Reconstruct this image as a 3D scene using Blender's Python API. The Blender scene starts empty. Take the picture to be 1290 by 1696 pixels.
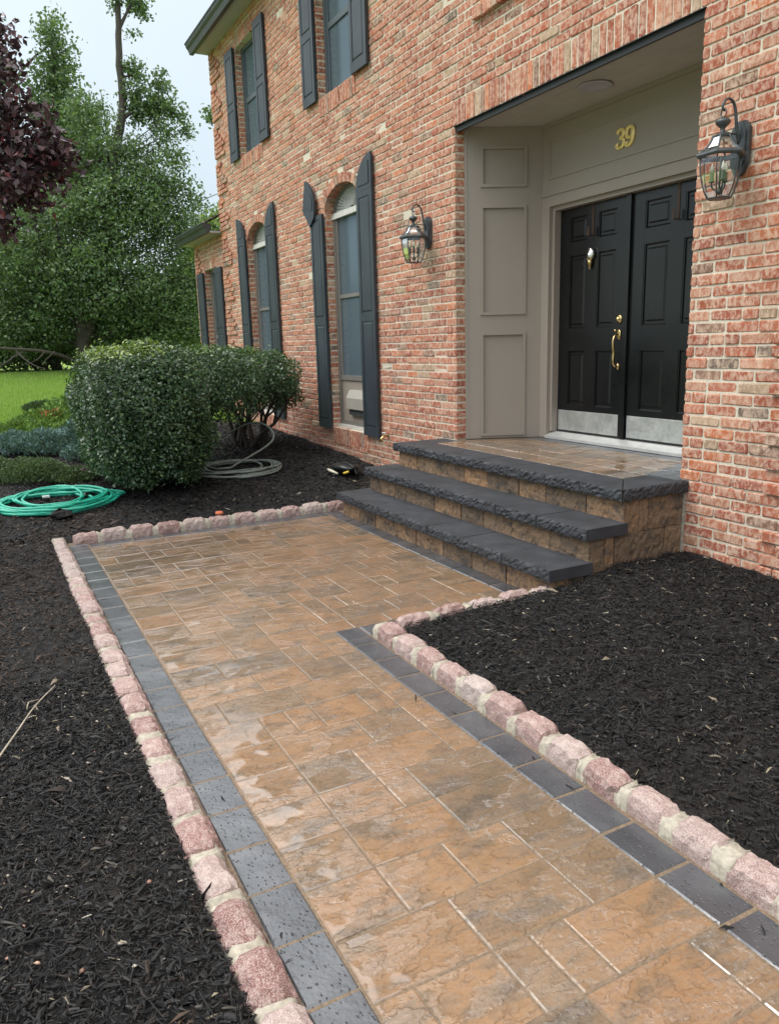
import bpy, math, random
import numpy as np
from mathutils import Vector, Matrix

random.seed(7)
RNG = np.random.default_rng(11)
SC = bpy.context.scene
COL = SC.collection

# ------------------------------------------------------------------ camera
FPX = 1280.0
cam_data = bpy.data.cameras.new("camera")
cam_data.sensor_fit = 'VERTICAL'
cam_data.sensor_height = 24.0
cam_data.lens = FPX / 1696.0 * 24.0
cam_data.clip_start = 0.05
cam_data.clip_end = 800.0
cam = bpy.data.objects.new("camera", cam_data)
COL.objects.link(cam)
YAW, PIT, ROL = -1.09000324, -0.213845606, 0.0276496444
CAMLOC = np.array([0.0, -3.75, 1.459])
_f = np.array([math.sin(YAW) * math.cos(PIT), math.cos(YAW) * math.cos(PIT), math.sin(PIT)])
_r = np.array([math.cos(YAW), -math.sin(YAW), 0.0])
_d = np.cross(_f, _r)
_r2 = math.cos(ROL) * _r + math.sin(ROL) * _d
_d2 = -math.sin(ROL) * _r + math.cos(ROL) * _d
cam.matrix_world = Matrix(((_r2[0], -_d2[0], -_f[0], CAMLOC[0]), (_r2[1], -_d2[1], -_f[1], CAMLOC[1]),
                           (_r2[2], -_d2[2], -_f[2], CAMLOC[2]), (0, 0, 0, 1)))
SC.camera = cam


def seen(P):
    """photo pixel and depth of a point, used only to choose which bricks are parts"""
    v = np.asarray(P) - CAMLOC
    z = v @ _f
    return FPX * (v @ _r2) / z + 645, FPX * (v @ _d2) / z + 848, z


# ------------------------------------------------------------------ sky and light: bright overcast
W = bpy.data.worlds.new("World")
SC.world = W
W.use_nodes = True
wt = W.node_tree
wt.nodes.clear()
SUN_EL, SUN_AZ = math.radians(58), math.radians(205)
out = wt.nodes.new('ShaderNodeOutputWorld')
bg = wt.nodes.new('ShaderNodeBackground')
bg.inputs['Strength'].default_value = 0.1
sky = wt.nodes.new('ShaderNodeTexSky')
sky.sky_type = 'NISHITA'
sky.sun_disc = False
sky.sun_elevation = SUN_EL
sky.sun_rotation = SUN_AZ
sky.dust_density = 3.0
tc = wt.nodes.new('ShaderNodeTexCoord')
sep = wt.nodes.new('ShaderNodeSeparateXYZ')
wt.links.new(tc.outputs['Generated'], sep.inputs[0])
ramp = wt.nodes.new('ShaderNodeValToRGB')          # overcast luminance: brighter towards the zenith
cr = ramp.color_ramp
cr.elements[0].position = 0.0
cr.elements[0].color = (0.30, 0.335, 0.35, 1)
cr.elements[1].position = 1.0
cr.elements[1].color = (1.0, 1.0, 1.0, 1)
e = cr.elements.new(0.18); e.color = (0.285, 0.33, 0.362, 1)
e = cr.elements.new(0.36); e.color = (0.325, 0.368, 0.398, 1)
e = cr.elements.new(0.45); e.color = (0.76, 0.795, 0.82, 1)
e = cr.elements.new(0.66); e.color = (0.95, 0.96, 0.97, 1)
wt.links.new(sep.outputs['Z'], ramp.inputs[0])
noi = wt.nodes.new('ShaderNodeTexNoise')
noi.inputs['Scale'].default_value = 2.6
noi.inputs['Detail'].default_value = 5
wt.links.new(tc.outputs['Generated'], noi.inputs['Vector'])
mr = wt.nodes.new('ShaderNodeMapRange')
mr.inputs['From Min'].default_value = 0.3
mr.inputs['From Max'].default_value = 0.7
mr.inputs['To Min'].default_value = 0.90
mr.inputs['To Max'].default_value = 1.08
wt.links.new(noi.outputs['Fac'], mr.inputs['Value'])
gain = wt.nodes.new('ShaderNodeMath'); gain.operation = 'MULTIPLY'
gain.inputs[1].default_value = 20.5
wt.links.new(mr.outputs[0], gain.inputs[0])
vm = wt.nodes.new('ShaderNodeVectorMath'); vm.operation = 'SCALE'
wt.links.new(ramp.outputs[0], vm.inputs[0]); wt.links.new(gain.outputs[0], vm.inputs['Scale'])
mx = wt.nodes.new('ShaderNodeMix'); mx.data_type = 'RGBA'
mx.inputs['Factor'].default_value = 0.86
wt.links.new(sky.outputs[0], mx.inputs['A']); wt.links.new(vm.outputs[0], mx.inputs['B'])
wt.links.new(mx.outputs['Result'], bg.inputs['Color'])
wt.links.new(bg.outputs[0], out.inputs['Surface'])

sl = bpy.data.lights.new("sun", 'SUN')
sl.energy = 1.5
sl.angle = math.radians(35)
sl.color = (1.0, 0.97, 0.92)
so = bpy.data.objects.new("sun", sl)
COL.objects.link(so)
_sd = Vector((math.sin(SUN_AZ) * math.cos(SUN_EL), math.cos(SUN_AZ) * math.cos(SUN_EL), math.sin(SUN_EL)))
so.rotation_euler = _sd.to_track_quat('Z', 'Y').to_euler()
so.location = (0, 0, 20)

vs = SC.view_settings
vs.view_transform = 'Standard'
vs.look = 'None'
vs.gamma = 1.0
vs.use_curve_mapping = False
vs.exposure = 0.46


# ------------------------------------------------------------------ object helpers
ORI = {}


def _props(o, label=None, cat=None, group=None, kind=None):
    if label: o['label'] = label
    if cat: o['category'] = cat
    if group: o['group'] = group
    if kind: o['kind'] = kind
    return o


def _place(o, parent, origin):
    origin = Vector(origin)
    ORI[o] = origin
    if parent is not None:
        o.parent = parent
        o.location = origin - ORI[parent]
    else:
        o.location = origin


def empty(name, origin=(0, 0, 0), label=None, cat=None, group=None, kind=None, parent=None):
    o = bpy.data.objects.new(name, None)
    o.empty_display_size = 0.2
    COL.objects.link(o)
    _place(o, parent, origin)
    return _props(o, label, cat, group, kind)


class MB:
    """collects faces in world space; build() links them as one mesh object"""

    def __init__(self):
        self.v, self.f, self.t, self.sm = [], [], [], []
        self.tint = (1, 1, 1, 1)

    def add(self, verts, faces, smooth=False):
        b = len(self.v)
        self.v.extend([tuple(p) for p in verts])
        self.t.extend([self.tint] * len(verts))
        self.f.extend([tuple(i + b for i in f) for f in faces])
        self.sm.extend([smooth] * len(faces))
        return b

    def box(self, x0, x1, y0, y1, z0, z1, M=None):
        vs_ = [(x0, y0, z0), (x1, y0, z0), (x1, y1, z0), (x0, y1, z0), (x0, y0, z1), (x1, y0, z1), (x1, y1, z1), (x0, y1, z1)]
        if M is not None: vs_ = [tuple(M @ Vector(p)) for p in vs_]
        self.add(vs_, [(0, 3, 2, 1), (4, 5, 6, 7), (0, 1, 5, 4), (1, 2, 6, 5), (2, 3, 7, 6), (3, 0, 4, 7)])

    def bevel_box(self, x0, x1, y0, y1, z0, z1, b, M=None, jit=0.0, top_only=True):
        """a box whose top (z1) edges are chamfered"""
        def j(): return random.uniform(-jit, jit)
        ring = lambda d, z: [(x0 + d + j(), y0 + d + j(), z + j() * .4), (x1 - d + j(), y0 + d + j(), z + j() * .4), (x1 - d + j(), y1 - d + j(), z + j() * .4), (x0 + d + j(), y1 - d + j(), z + j() * .4)]
        vs_ = ring(0, z0) + ring(0, z1 - b) + ring(b, z1)
        if M is not None: vs_ = [tuple(M @ Vector(p)) for p in vs_]
        fs = []
        for k in (0, 4):
            for i in range(4):
                fs.append((k + i, k + (i + 1) % 4, k + 4 + (i + 1) % 4, k + 4 + i))
        fs.append((8, 9, 10, 11)); fs.append((3, 2, 1, 0))
        self.add(vs_, fs)

    def quad(self, a, b, c, d):
        self.add([a, b, c, d], [(0, 1, 2, 3)])

    def prism(self, poly, y0, y1, M=None, axis='y'):
        """polygon given in (x,z) extruded in y from y0 (front) to y1"""
        n = len(poly)
        if axis == 'y': vs_ = [(p[0], y0, p[1]) for p in poly] + [(p[0], y1, p[1]) for p in poly]
        elif axis == 'x': vs_ = [(y0, p[0], p[1]) for p in poly] + [(y1, p[0], p[1]) for p in poly]
        else: vs_ = [(p[0], p[1], y0) for p in poly] + [(p[0], p[1], y1) for p in poly]
        if M is not None: vs_ = [tuple(M @ Vector(p)) for p in vs_]
        fs = [tuple(range(n)), tuple(range(2 * n - 1, n - 1, -1))]
        fs += [(i, n + i, n + (i + 1) % n, (i + 1) % n) for i in range(n)]
        self.add(vs_, fs)

    def tube(self, pts, rad, n=8, closed=False, cap=True):
        pts = [Vector(p) for p in pts]
        m = len(pts)
        rr = rad if hasattr(rad, '__len__') else [rad] * m
        vs_, fs = [], []
        up = Vector((0, 0, 1))
        t0 = (pts[1] - pts[0]).normalized()
        if abs(t0.dot(up)) > .9: up = Vector((1, 0, 0))
        nrm = (up - t0 * up.dot(t0)).normalized()
        for i, p in enumerate(pts):
            if closed: t = (pts[(i + 1) % m] - pts[i - 1])
            else: t = pts[min(i + 1, m - 1)] - pts[max(i - 1, 0)]
            t.normalize()
            nrm = (nrm - t * nrm.dot(t)).normalized()
            bi = t.cross(nrm)
            for k in range(n):
                a = 2 * math.pi * k / n
                vs_.append(p + (nrm * math.cos(a) + bi * math.sin(a)) * rr[i])
        for i in range(m if closed else m - 1):
            j = (i + 1) % m
            for k in range(n):
                k2 = (k + 1) % n
                fs.append((i * n + k, i * n + k2, j * n + k2, j * n + k))
        if cap and not closed:
            fs.append(tuple(range(n - 1, -1, -1))); fs.append(tuple((m - 1) * n + k for k in range(n)))
        self.add(vs_, fs, True)

    def lathe(self, prof, c, n=16, smooth=True, phase=0.0):
        """profile of (radius, z) about a vertical axis at c"""
        vs_, fs = [], []
        for r, z in prof:
            for k in range(n):
                a = 2 * math.pi * k / n + phase
                vs_.append((c[0] + r * math.cos(a), c[1] + r * math.sin(a), c[2] + z))
        for i in range(len(prof) - 1):
            for k in range(n):
                k2 = (k + 1) % n
                fs.append((i * n + k, i * n + k2, (i + 1) * n + k2, (i + 1) * n + k))
        fs.append(tuple(range(n - 1, -1, -1))); fs.append(tuple((len(prof) - 1) * n + k for k in range(n)))
        self.add(vs_, fs, smooth)

    def build(self, name, mat, parent=None, origin=None, label=None, cat=None, group=None, kind=None, tint=False):
        if origin is None:
            a = np.array(self.v)
            c = (a.min(0) + a.max(0)) / 2
            origin = (c[0], c[1], a[:, 2].min())
        ox, oy, oz = origin
        me = bpy.data.meshes.new(name)
        me.from_pydata([(x - ox, y - oy, z - oz) for x, y, z in self.v], [], self.f)
        if any(self.sm): me.polygons.foreach_set('use_smooth', self.sm)
        if tint:
            at = me.color_attributes.new('tint', 'FLOAT_COLOR', 'POINT')
            at.data.foreach_set('color', np.array(self.t, dtype=np.float32).ravel())
        me.materials.append(mat)
        o = bpy.data.objects.new(name, me)
        COL.objects.link(o)
        _place(o, parent, origin)
        return _props(o, label, cat, group, kind)


def raw_mesh(name, V, Q, mat, parent=None, origin=(0, 0, 0), tint=None, label=None, cat=None, group=None, kind=None, smooth=False):
    """fast mesh from arrays: V (n,3), Q (m,k) all faces with k corners"""
    V = np.asarray(V, dtype=np.float32) - np.array(origin, dtype=np.float32)
    Q = np.asarray(Q, dtype=np.int32)
    me = bpy.data.meshes.new(name)
    me.vertices.add(len(V)); me.vertices.foreach_set('co', V.ravel())
    k = Q.shape[1]
    me.loops.add(Q.size); me.loops.foreach_set('vertex_index', Q.ravel())
    me.polygons.add(len(Q)); me.polygons.foreach_set('loop_start', np.arange(0, Q.size, k, dtype=np.int32))
    me.update(calc_edges=True)
    if smooth: me.polygons.foreach_set('use_smooth', [True] * len(Q))
    if tint is not None:
        at = me.color_attributes.new('tint', 'FLOAT_COLOR', 'POINT')
        t = np.ones((len(V), 4), dtype=np.float32); t[:, :3] = tint
        at.data.foreach_set('color', t.ravel())
    me.materials.append(mat)
    o = bpy.data.objects.new(name, me)
    COL.objects.link(o)
    _place(o, parent, origin)
    return _props(o, label, cat, group, kind)


# ------------------------------------------------------------------ material helpers
class NT:
    def __init__(self, name):
        self.m = bpy.data.materials.new(name)
        self.m.use_nodes = True
        self.t = self.m.node_tree
        self.p = self.t.nodes['Principled BSDF']
        self.o = self.t.nodes['Material Output']

    def n(self, typ, ins=None, **props):
        nd = self.t.nodes.new('ShaderNode' + typ)
        for k, v in props.items(): setattr(nd, k, v)
        for k, v in (ins or {}).items(): self.set(nd.inputs[k], v)
        return nd

    def set(self, sock, v):
        if isinstance(v, bpy.types.NodeSocket): self.t.links.new(v, sock)
        elif isinstance(v, bpy.types.Node): self.t.links.new(v.outputs[0], sock)
        else: sock.default_value = (*v, 1.0) if isinstance(v, tuple) and len(v) == 3 and sock.type == 'RGBA' else v

    def P(self, **kw):
        for k, v in kw.items(): self.set(self.p.inputs[k.replace('_', ' ')], v)

    def coord(self, kind='world', scale=(1, 1, 1), rot=(0, 0, 0)):
        if kind == 'world': src = self.n('NewGeometry').outputs['Position']
        else: src = self.n('TexCoord').outputs['Object']
        if kind == 'piece':      # object space, shifted by a random amount per object
            oi = self.n('ObjectInfo')
            off = self.n('VectorMath', {0: oi.outputs['Random'], 1: (37.0, 23.0, 11.0)}, operation='MULTIPLY')
            src = self.n('VectorMath', {0: src, 1: off.outputs[0]}, operation='ADD').outputs[0]
        mp = self.n('Mapping', {'Vector': src, 'Scale': scale, 'Rotation': rot})
        return mp.outputs[0]

    def noise(self, vec, scale, detail=4, rough=.55, dist=0.0):
        return self.n('TexNoise', {'Vector': vec, 'Scale': scale, 'Detail': detail, 'Roughness': rough, 'Distortion': dist}).outputs['Fac']

    def ramp(self, fac, *stops):
        r = self.n('ValToRGB', {'Fac': fac})
        el = r.color_ramp.elements
        while len(el) > 1: el.remove(el[-1])
        for i, (p, c) in enumerate(stops):
            x = el[0] if i == 0 else el.new(p)
            x.position = p
            if not isinstance(c, tuple): c = (c, c, c)
            x.color = (*c, 1)
        return r.outputs[0]

    def mix(self, fac, a, b, blend='MIX'):
        m = self.n('Mix', data_type='RGBA', blend_type=blend)
        self.set(m.inputs['Factor'], fac); self.set(m.inputs[6], a); self.set(m.inputs[7], b)
        return m.outputs[2]

    def math(self, op, a, b=0.0):
        return self.n('Math', {0: a, 1: b}, operation=op).outputs[0]

    def attr(self, name='tint'):
        return self.n('Attribute', attribute_name=name).outputs['Color']

    def rand(self):
        return self.n('ObjectInfo').outputs['Random']

    def bump(self, h, strength=.5, dist=.01, normal=None):
        b = self.n('Bump', {'Height': h, 'Strength': strength, 'Distance': dist})
        if normal is not None: self.set(b.inputs['Normal'], normal)
        return b.outputs[0]


def simple(name, col, rough=.6, metal=0.0, vary=.08, scale=30, bump=0.0, spec=.5):
    g = NT(name)
    c = g.coord('world')
    nz = g.noise(c, scale, 5)
    lo = tuple(x * (1 - vary) for x in col); hi = tuple(min(1, x * (1 + vary)) for x in col)
    g.P(Base_Color=g.ramp(nz, (.3, lo), (.7, hi)), Roughness=rough, Metallic=metal)
    g.p.inputs['Specular IOR Level'].default_value = spec
    if bump: g.P(Normal=g.bump(nz, bump, .004))
    return g.m


MAT = {}


def make_materials():
    # brick: tint per brick, chalky cream blotches, dark speckle
    g = NT('brick')
    c = g.coord('world')
    base = g.attr()
    n1 = g.noise(g.coord('world', (1.35, 1, .85)), 25, 8, .72, .5)
    n2 = g.noise(g.coord('world', (1, 1, 2.2)), 70, 4, .6)
    n3 = g.noise(c, 5.0, 3)
    col = g.mix(g.math('MULTIPLY', g.ramp(n2, (.35, 0.0), (.75, 1.0)), .35), base, g.mix(1.0, base, (.55, .5, .5), 'MULTIPLY'))
    lime = g.ramp(n1, (.45, 0.0), (.51, .5), (.58, .9), (.8, .97))
    lime = g.math('MULTIPLY', lime, g.ramp(n3, (.2, .35), (.5, .8), (.8, 1.0)))
    lime = g.math('MULTIPLY', lime, .88)
    col = g.mix(lime, col, (.64, .475, .36))
    h = g.math('ADD', g.math('MULTIPLY', n1, .6), g.math('MULTIPLY', n2, .5))
    g.P(Base_Color=col, Roughness=.88, Normal=g.bump(h, .7, .006))
    g.p.inputs['Specular IOR Level'].default_value = .25
    MAT['brick'] = g.m
    # mortar
    g = NT('mortar')
    c = g.coord('world')
    n1 = g.noise(c, 60, 5, .7)
    n2 = g.noise(c, 1.3, 3)
    col = g.mix(g.ramp(n1, (.3, 0.0), (.7, 1.0)), (.50, .45, .355), (.70, .64, .52))
    col = g.mix(g.math('MULTIPLY', g.ramp(n2, (.45, 0.0), (.7, 1.0)), .3), col, (.42, .37, .29))
    g.P(Base_Color=col, Roughness=.95, Normal=g.bump(n1, .6, .004))
    MAT['mortar'] = g.m
    # tan slate-textured wet paver
    g = NT('tan_paver')
    c = g.coord('piece', (1, 1, 1))
    cs = g.coord('piece', (2.4, .9, 1))
    rnd = g.rand()
    big = g.noise(cs, 4.6, 6, .68, .15)
    fine = g.noise(c, 95, 6, .8)
    col = g.ramp(big, (.28, (.085, .068, .053)), (.42, (.175, .122, .076)), (.52, (.265, .156, .076)), (.62, (.235, .158, .098)), (.78, (.135, .108, .084)))
    col2 = g.ramp(rnd, (0.0, (.62, .68, .76)), (.22, (.86, .88, .90)), (.45, (1.02, .98, .94)), (.7, (1.14, 1.0, .88)), (1.0, (1.18, 1.14, 1.10)))
    col = g.mix(1.0, col, col2, 'MULTIPLY')
    col = g.mix(g.ramp(fine, (.45, 0.0), (.7, .55)), col, (.30, .235, .17))
    col = g.mix(g.ramp(fine, (.30, .6), (.45, 0.0)), col, (.085, .062, .045))
    # cleft terraces running along each stone
    wv = g.n('TexNoise', {'Vector': c, 'Scale': 24.0, 'Detail': 6, 'Roughness': .7}).outputs['Color']
    w = g.n('VectorMath', {0: c, 1: g.n('VectorMath', {0: wv, 1: (.045, .045, .0)}, operation='MULTIPLY').outputs[0]}, operation='ADD').outputs[0]
    t1 = g.noise(g.n('Mapping', {'Vector': w, 'Scale': (1.7, .75, 1), 'Rotation': (0, 0, .28)}).outputs[0], 6.5, 5, .52, .1)
    step = g.ramp(t1, (.36, 0.0), (.395, .34), (.46, .38), (.495, .68), (.56, .70), (.595, 1.0))
    soft = g.noise(g.coord('piece', (1.8, .8, 1)), 17, 3)
    h = g.math('ADD', g.math('MULTIPLY', step, 1.0), g.math('ADD', g.math('MULTIPLY', soft, .38), g.math('MULTIPLY', fine, .10)))
    nb = g.bump(h, 1.0, .016)
    # rain water standing in the hollows lies level; the ledges stand out of it
    fill = g.math('MAXIMUM', h, g.ramp(g.noise(g.coord('world'), 1.7, 3), (.34, 1.12), (.48, .88), (.66, .5)))
    nw = g.bump(fill, 1.0, .016)
    wet = g.noise(g.coord('world'), .9, 3, .5)
    film = g.ramp(wet, (.40, 1.0), (.68, .45))
    col = g.mix(g.math('MULTIPLY', film, .12), col, (.10, .075, .05))
    g.P(Base_Color=col, Roughness=g.math('ADD', g.math('MULTIPLY', fine, .12), .30), Normal=g.bump(h, .75, .014), Coat_Weight=film, Coat_Roughness=.06, Coat_IOR=2.0, Coat_Normal=nw)
    MAT['tan_paver'] = g.m
    # charcoal border paver
    g = NT('charcoal_paver')
    c = g.coord('piece')
    big = g.noise(c, 6, 4)
    pit = g.n('TexVoronoi', {'Vector': g.coord('piece', (1, 1.9, 1), (0, 0, .5)), 'Scale': 48.0, 'Randomness': 1.0}).outputs['Distance']
    pits = g.ramp(pit, (.14, 0.0), (.24, 1.0))
    fine = g.noise(c, 90, 4, .7)
    col = g.ramp(big, (.3, (.032, .036, .043)), (.55, (.058, .064, .074)), (.75, (.095, .10, .108)))
    col = g.mix(g.math('SUBTRACT', 1.0, pits), col, (.008, .008, .009))
    nb = g.bump(g.math('ADD', g.math('ADD', pits, g.math('MULTIPLY', big, 1.6)), g.math('MULTIPLY', fine, .22)), .6, .007)
    wet = g.noise(g.coord('world'), .9, 3)
    g.P(Base_Color=col, Roughness=.4, Normal=nb, Coat_Weight=g.ramp(wet, (.36, 1.0), (.66, .5)), Coat_Roughness=.2, Coat_IOR=1.9, Coat_Normal=nb)
    MAT['charcoal_paver'] = g.m
    # joint sand
    MAT['joint_sand'] = simple('joint_sand', (.17, .122, .080), .85, 0, .35, 120, .5)
    # pink granite
    g = NT('pink_granite')
    c = g.coord('piece')
    rnd = g.rand()
    sp = g.n('TexVoronoi', {'Vector': c, 'Scale': 430.0}).outputs['Color']
    spk = g.n('SeparateColor', {0: sp}).outputs[0]
    base = g.ramp(rnd, (0.0, (.18, .075, .065)), (.2, (.31, .19, .17)), (.45, (.36, .28, .255)), (.7, (.23, .108, .094)), (1.0, (.40, .345, .315)))
    nz = g.noise(c, 22, 5, .65)
    col = g.mix(g.ramp(spk, (.5, 0.0), (.7, .42), (1.0, .55)), base, (.58, .47, .43))
    col = g.mix(g.ramp(spk, (.08, .6), (.16, 0.0)), col, (.14, .07, .07))
    geo = g.n('NewGeometry')
    col = g.mix(g.math('MULTIPLY', g.ramp(nz, (.48, 0.0), (.66, 1.0)), .5), col, (.56, .46, .41))
    g.P(Base_Color=col, Roughness=.62, Normal=g.bump(g.math('ADD', nz, g.math('MULTIPLY', g.noise(c, 70, 5, .7), .5)), 1.0, .010))
    MAT['pink_granite'] = g.m
    MAT['kerb_mortar'] = simple('kerb_mortar', (.37, .335, .27), .9, 0, .28, 60, .8)
    # charcoal split-face cap
    g = NT('charcoal_cap')
    c = g.coord('world')
    n1 = g.noise(c, 6, 4); fine = g.noise(c, 130, 4, .75)
    col = g.ramp(n1, (.3, (.023, .025, .029)), (.6, (.041, .044, .051)), (.8, (.066, .069, .076)))
    g.P(Base_Color=col, Roughness=.66, Normal=g.bump(g.math('ADD', fine, g.math('MULTIPLY', g.noise(c, 40, 5), .8)), .5, .004))
    MAT['charcoal_cap'] = g.m
    # split face step block
    g = NT('split_block')
    c = g.coord('world', (1, 1, 1.6))
    rnd = g.rand()
    n1 = g.noise(c, 6.5, 8, .72, .4); fine = g.noise(g.coord('world'), 60, 6, .75)
    col = g.ramp(n1, (.27, (.06, .055, .053)), (.40, (.15, .115, .09)), (.52, (.34, .215, .12)), (.64, (.30, .215, .15)), (.76, (.11, .10, .095)))
    col = g.mix(g.ramp(fine, (.4, 0.0), (.7, .5)), col, g.mix(.5, col, (.34, .25, .17)))
    col = g.mix(1.0, col, g.ramp(rnd, (0.0, (.52, .55, .60)), (.5, (.82, .82, .82)), (1.0, (1.15, 1.02, .90))), 'MULTIPLY')
    rug = g.noise(g.coord('world', (1, 1, 1.3)), 26, 6, .7)
    col = g.mix(g.ramp(rug, (.32, .75), (.5, 0.0)), col, g.mix(1.0, col, (.38, .36, .36), 'MULTIPLY'))
    g.P(Base_Color=col, Roughness=.85, Normal=g.bump(g.math('ADD', rug, g.math('MULTIPLY', fine, .4)), 1.0, .022))
    MAT['split_block'] = g.m
    # painted trim
    g = NT('taupe_paint')
    c = g.coord('world', (1, 1, 1))
    n1 = g.noise(g.coord('world', (12, 12, .8)), 12, 4); n2 = g.noise(c, 1.6, 4)
    col = g.mix(g.ramp(n2, (.35, 0.0), (.7, .35)), (.305, .262, .222), (.268, .228, .192))
    g.P(Base_Color=col, Roughness=.5, Normal=g.bump(n1, .12, .003))
    MAT['taupe'] = g.m
    MAT['ceiling'] = simple('ceiling_board', (.50, .465, .40), .6, 0, .06, 4, .02)
    g = NT('black_door_paint')
    c = g.coord('world')
    n1 = g.noise(c, 3, 4); sc = g.noise(c, 160, 2, .5)
    g.P(Base_Color=g.mix(g.ramp(sc, (.70, 0.0), (.76, .35)), (.0045, .005, .006), (.06, .06, .058)), Roughness=g.ramp(n1, (.3, .24), (.7, .34)), Normal=g.bump(g.noise(g.coord('world', (8, 8, .6)), 20, 3), .06, .002))
    MAT['door_black'] = g.m
    g = NT('brushed_steel')
    c = g.coord('world')
    n1 = g.noise(c, 9, 5, .65); n2 = g.noise(g.coord('world', (1, 1, 1)), 45, 4)
    g.P(Base_Color=g.ramp(n1, (.3, (.52, .54, .53)), (.7, (.78, .80, .79))), Metallic=.85, Roughness=g.ramp(n2, (.3, .30), (.7, .55)), Normal=g.bump(n1, .08, .003))
    MAT['steel'] = g.m
    MAT['sill_metal'] = simple('sill_aluminium', (.55, .55, .53), .4, .4, .1, 12)
    MAT['brass'] = simple('brass', (.55, .42, .20), .26, 1.0, .12, 30)
    MAT['gold'] = simple('gold_numeral', (.88, .66, .26), .30, .30, .06, 40)
    MAT['chrome'] = simple('worn_chrome', (.62, .62, .60), .18, 1.0, .1, 60)
    MAT['rust_brown'] = simple('brown_hook', (.065, .032, .02), .55, .2, .2, 50)
    # shutters with wood grain
    g = NT('shutter_paint')
    w = g.n('TexWave', {'Vector': g.coord('world', (1, 1, .10)), 'Scale': 16.0, 'Distortion': 9.0, 'Detail': 3.0, 'Detail Scale': 1.5}).outputs['Fac']
    n1 = g.noise(g.coord('world'), 2.5, 4)
    g.P(Base_Color=g.ramp(n1, (.3, (.020, .028, .036)), (.7, (.036, .047, .058))), Roughness=g.ramp(w, (.2, .40), (.8, .55)), Normal=g.bump(w, .16, .003))
    MAT['shutter'] = g.m
    MAT['dark_trim'] = simple('dark_gutter_paint', (.045, .050, .052), .42, 0, .2, 3)
    MAT['flashing'] = simple('black_flashing', (.014, .015, .017), .5, 0, .2, 5)
    MAT['soffit'] = simple('soffit_board', (.45, .425, .455), .65, 0, .05, 2)
    MAT['screen_frame'] = simple('screen_frame', (.075, .095, .11), .5, 0, .06, 8)
    MAT['window_frame'] = simple('window_frame', (.17, .16, .145), .5, 0, .06, 8)
    MAT['fan_white'] = simple('fanlight_shade', (.36, .365, .35), .7, 0, .06, 14)
    MAT['fan_dark'] = simple('fan_spoke', (.05, .055, .055), .6, 0, .1, 14)
    MAT['white_sill'] = simple('white_window_sill', (.55, .54, .50), .5, 0, .08, 14)
    MAT['vent_grey'] = simple('vent_cover', (.34, .32, .28), .5, 0, .06, 10)
    # glass with insect screen: grey-blue sheen, partly see-through
    g = NT('screened_glass')
    tr = g.n('BsdfTransparent', {'Color': (.50, .58, .62)})
    gl = g.n('BsdfGlossy', {'Color': (.75, .82, .88), 'Roughness': .12})
    df = g.n('BsdfDiffuse', {'Color': (.20, .265, .305)})
    m1 = g.n('MixShader', {0: .40, 1: tr.outputs[0], 2: df.outputs[0]})
    fr = g.n('Fresnel', {'IOR': 1.45})
    m2 = g.n('MixShader', {0: g.math('MULTIPLY', fr.outputs[0], .55), 1: m1.outputs[0], 2: gl.outputs[0]})
    g.t.links.new(m2.outputs[0], g.o.inputs['Surface'])
    MAT['glass'] = g.m
    MAT['curtain'] = simple('curtain_cloth', (.58, .63, .63), .9, 0, .1, 3)
    g = NT('lamp_glass')
    tr = g.n('BsdfTransparent', {'Color': (.95, .97, .965)})
    gl = g.n('BsdfGlossy', {'Color': (.9, .95, .97), 'Roughness': .05})
    fr = g.n('Fresnel', {'IOR': 1.5})
    m2 = g.n('MixShader', {0: g.math('ADD', g.math('MULTIPLY', fr.outputs[0], .65), .03), 1: tr.outputs[0], 2: gl.outputs[0]})
    g.t.links.new(m2.outputs[0], g.o.inputs['Surface'])
    MAT['lamp_glass'] = g.m
    MAT['lamp_metal'] = simple('lantern_metal', (.070, .080, .086), .42, .35, .35, 26, .05)
    MAT['candle'] = simple('candle_sleeve', (.05, .06, .05), .6, 0, .2, 30)
    g = NT('bulb'); g.P(Base_Color=(.72, .70, .60), Roughness=.12); MAT['bulb'] = g.m
    # shingles
    MAT['shingle'] = simple('roof_shingle', (.13, .115, .10), .9, 0, .4, 20, .5)
    # soil and mulch
    g = NT('mulch_soil')
    c = g.coord('world')
    n1 = g.noise(c, 1.6, 4); n2 = g.noise(c, 70, 5, .75)
    col = g.mix(g.ramp(n1, (.48, 0.0), (.7, .75)), (.012, .011, .011), (.034, .024, .018))
    g.P(Base_Color=g.mix(g.ramp(n2, (.35, .7), (.6, 0.0)), col, (.006, .006, .006)), Roughness=.9, Normal=g.bump(n2, 1.0, .02))
    MAT['soil'] = g.m
    g = NT('mulch_chip')
    g.P(Base_Color=g.attr(), Roughness=.62, Normal=g.bump(g.noise(g.coord('world'), 260, 3), .5, .003))
    g.p.inputs['Specular IOR Level'].default_value = .35
    MAT['chip'] = g.m
    MAT['concrete'] = simple('bounce_slab_grey', (.34, .32, .29), .9, 0, .2, 3, .2)  # neutral grey for the added bounce slab
    # lawn
    g = NT('lawn_grass')
    c = g.coord('world')
    n1 = g.noise(c, .35, 4); n2 = g.noise(g.coord('world', (1, 4, 1)), 6, 4, .7)
    st = g.n('TexWave', {'Vector': g.coord('world', (1, 1, 1), (0, 0, .25)), 'Scale': .16, 'Distortion': .8, 'Detail': 1.0}).outputs['Fac']
    col = g.mix(g.ramp(st, (.4, 0.0), (.6, 1.0)), (.17, .285, .04), (.235, .35, .065))
    col = g.mix(g.math('MULTIPLY', g.ramp(n1, (.3, 0.0), (.7, 1.0)), .4), col, (.21, .29, .07))
    col = g.mix(g.ramp(n2, (.3, .4), (.7, 0.0)), col, (.10, .17, .028))
    g.P(Base_Color=col, Roughness=.8, Normal=g.bump(n2, .6, .05))
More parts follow.
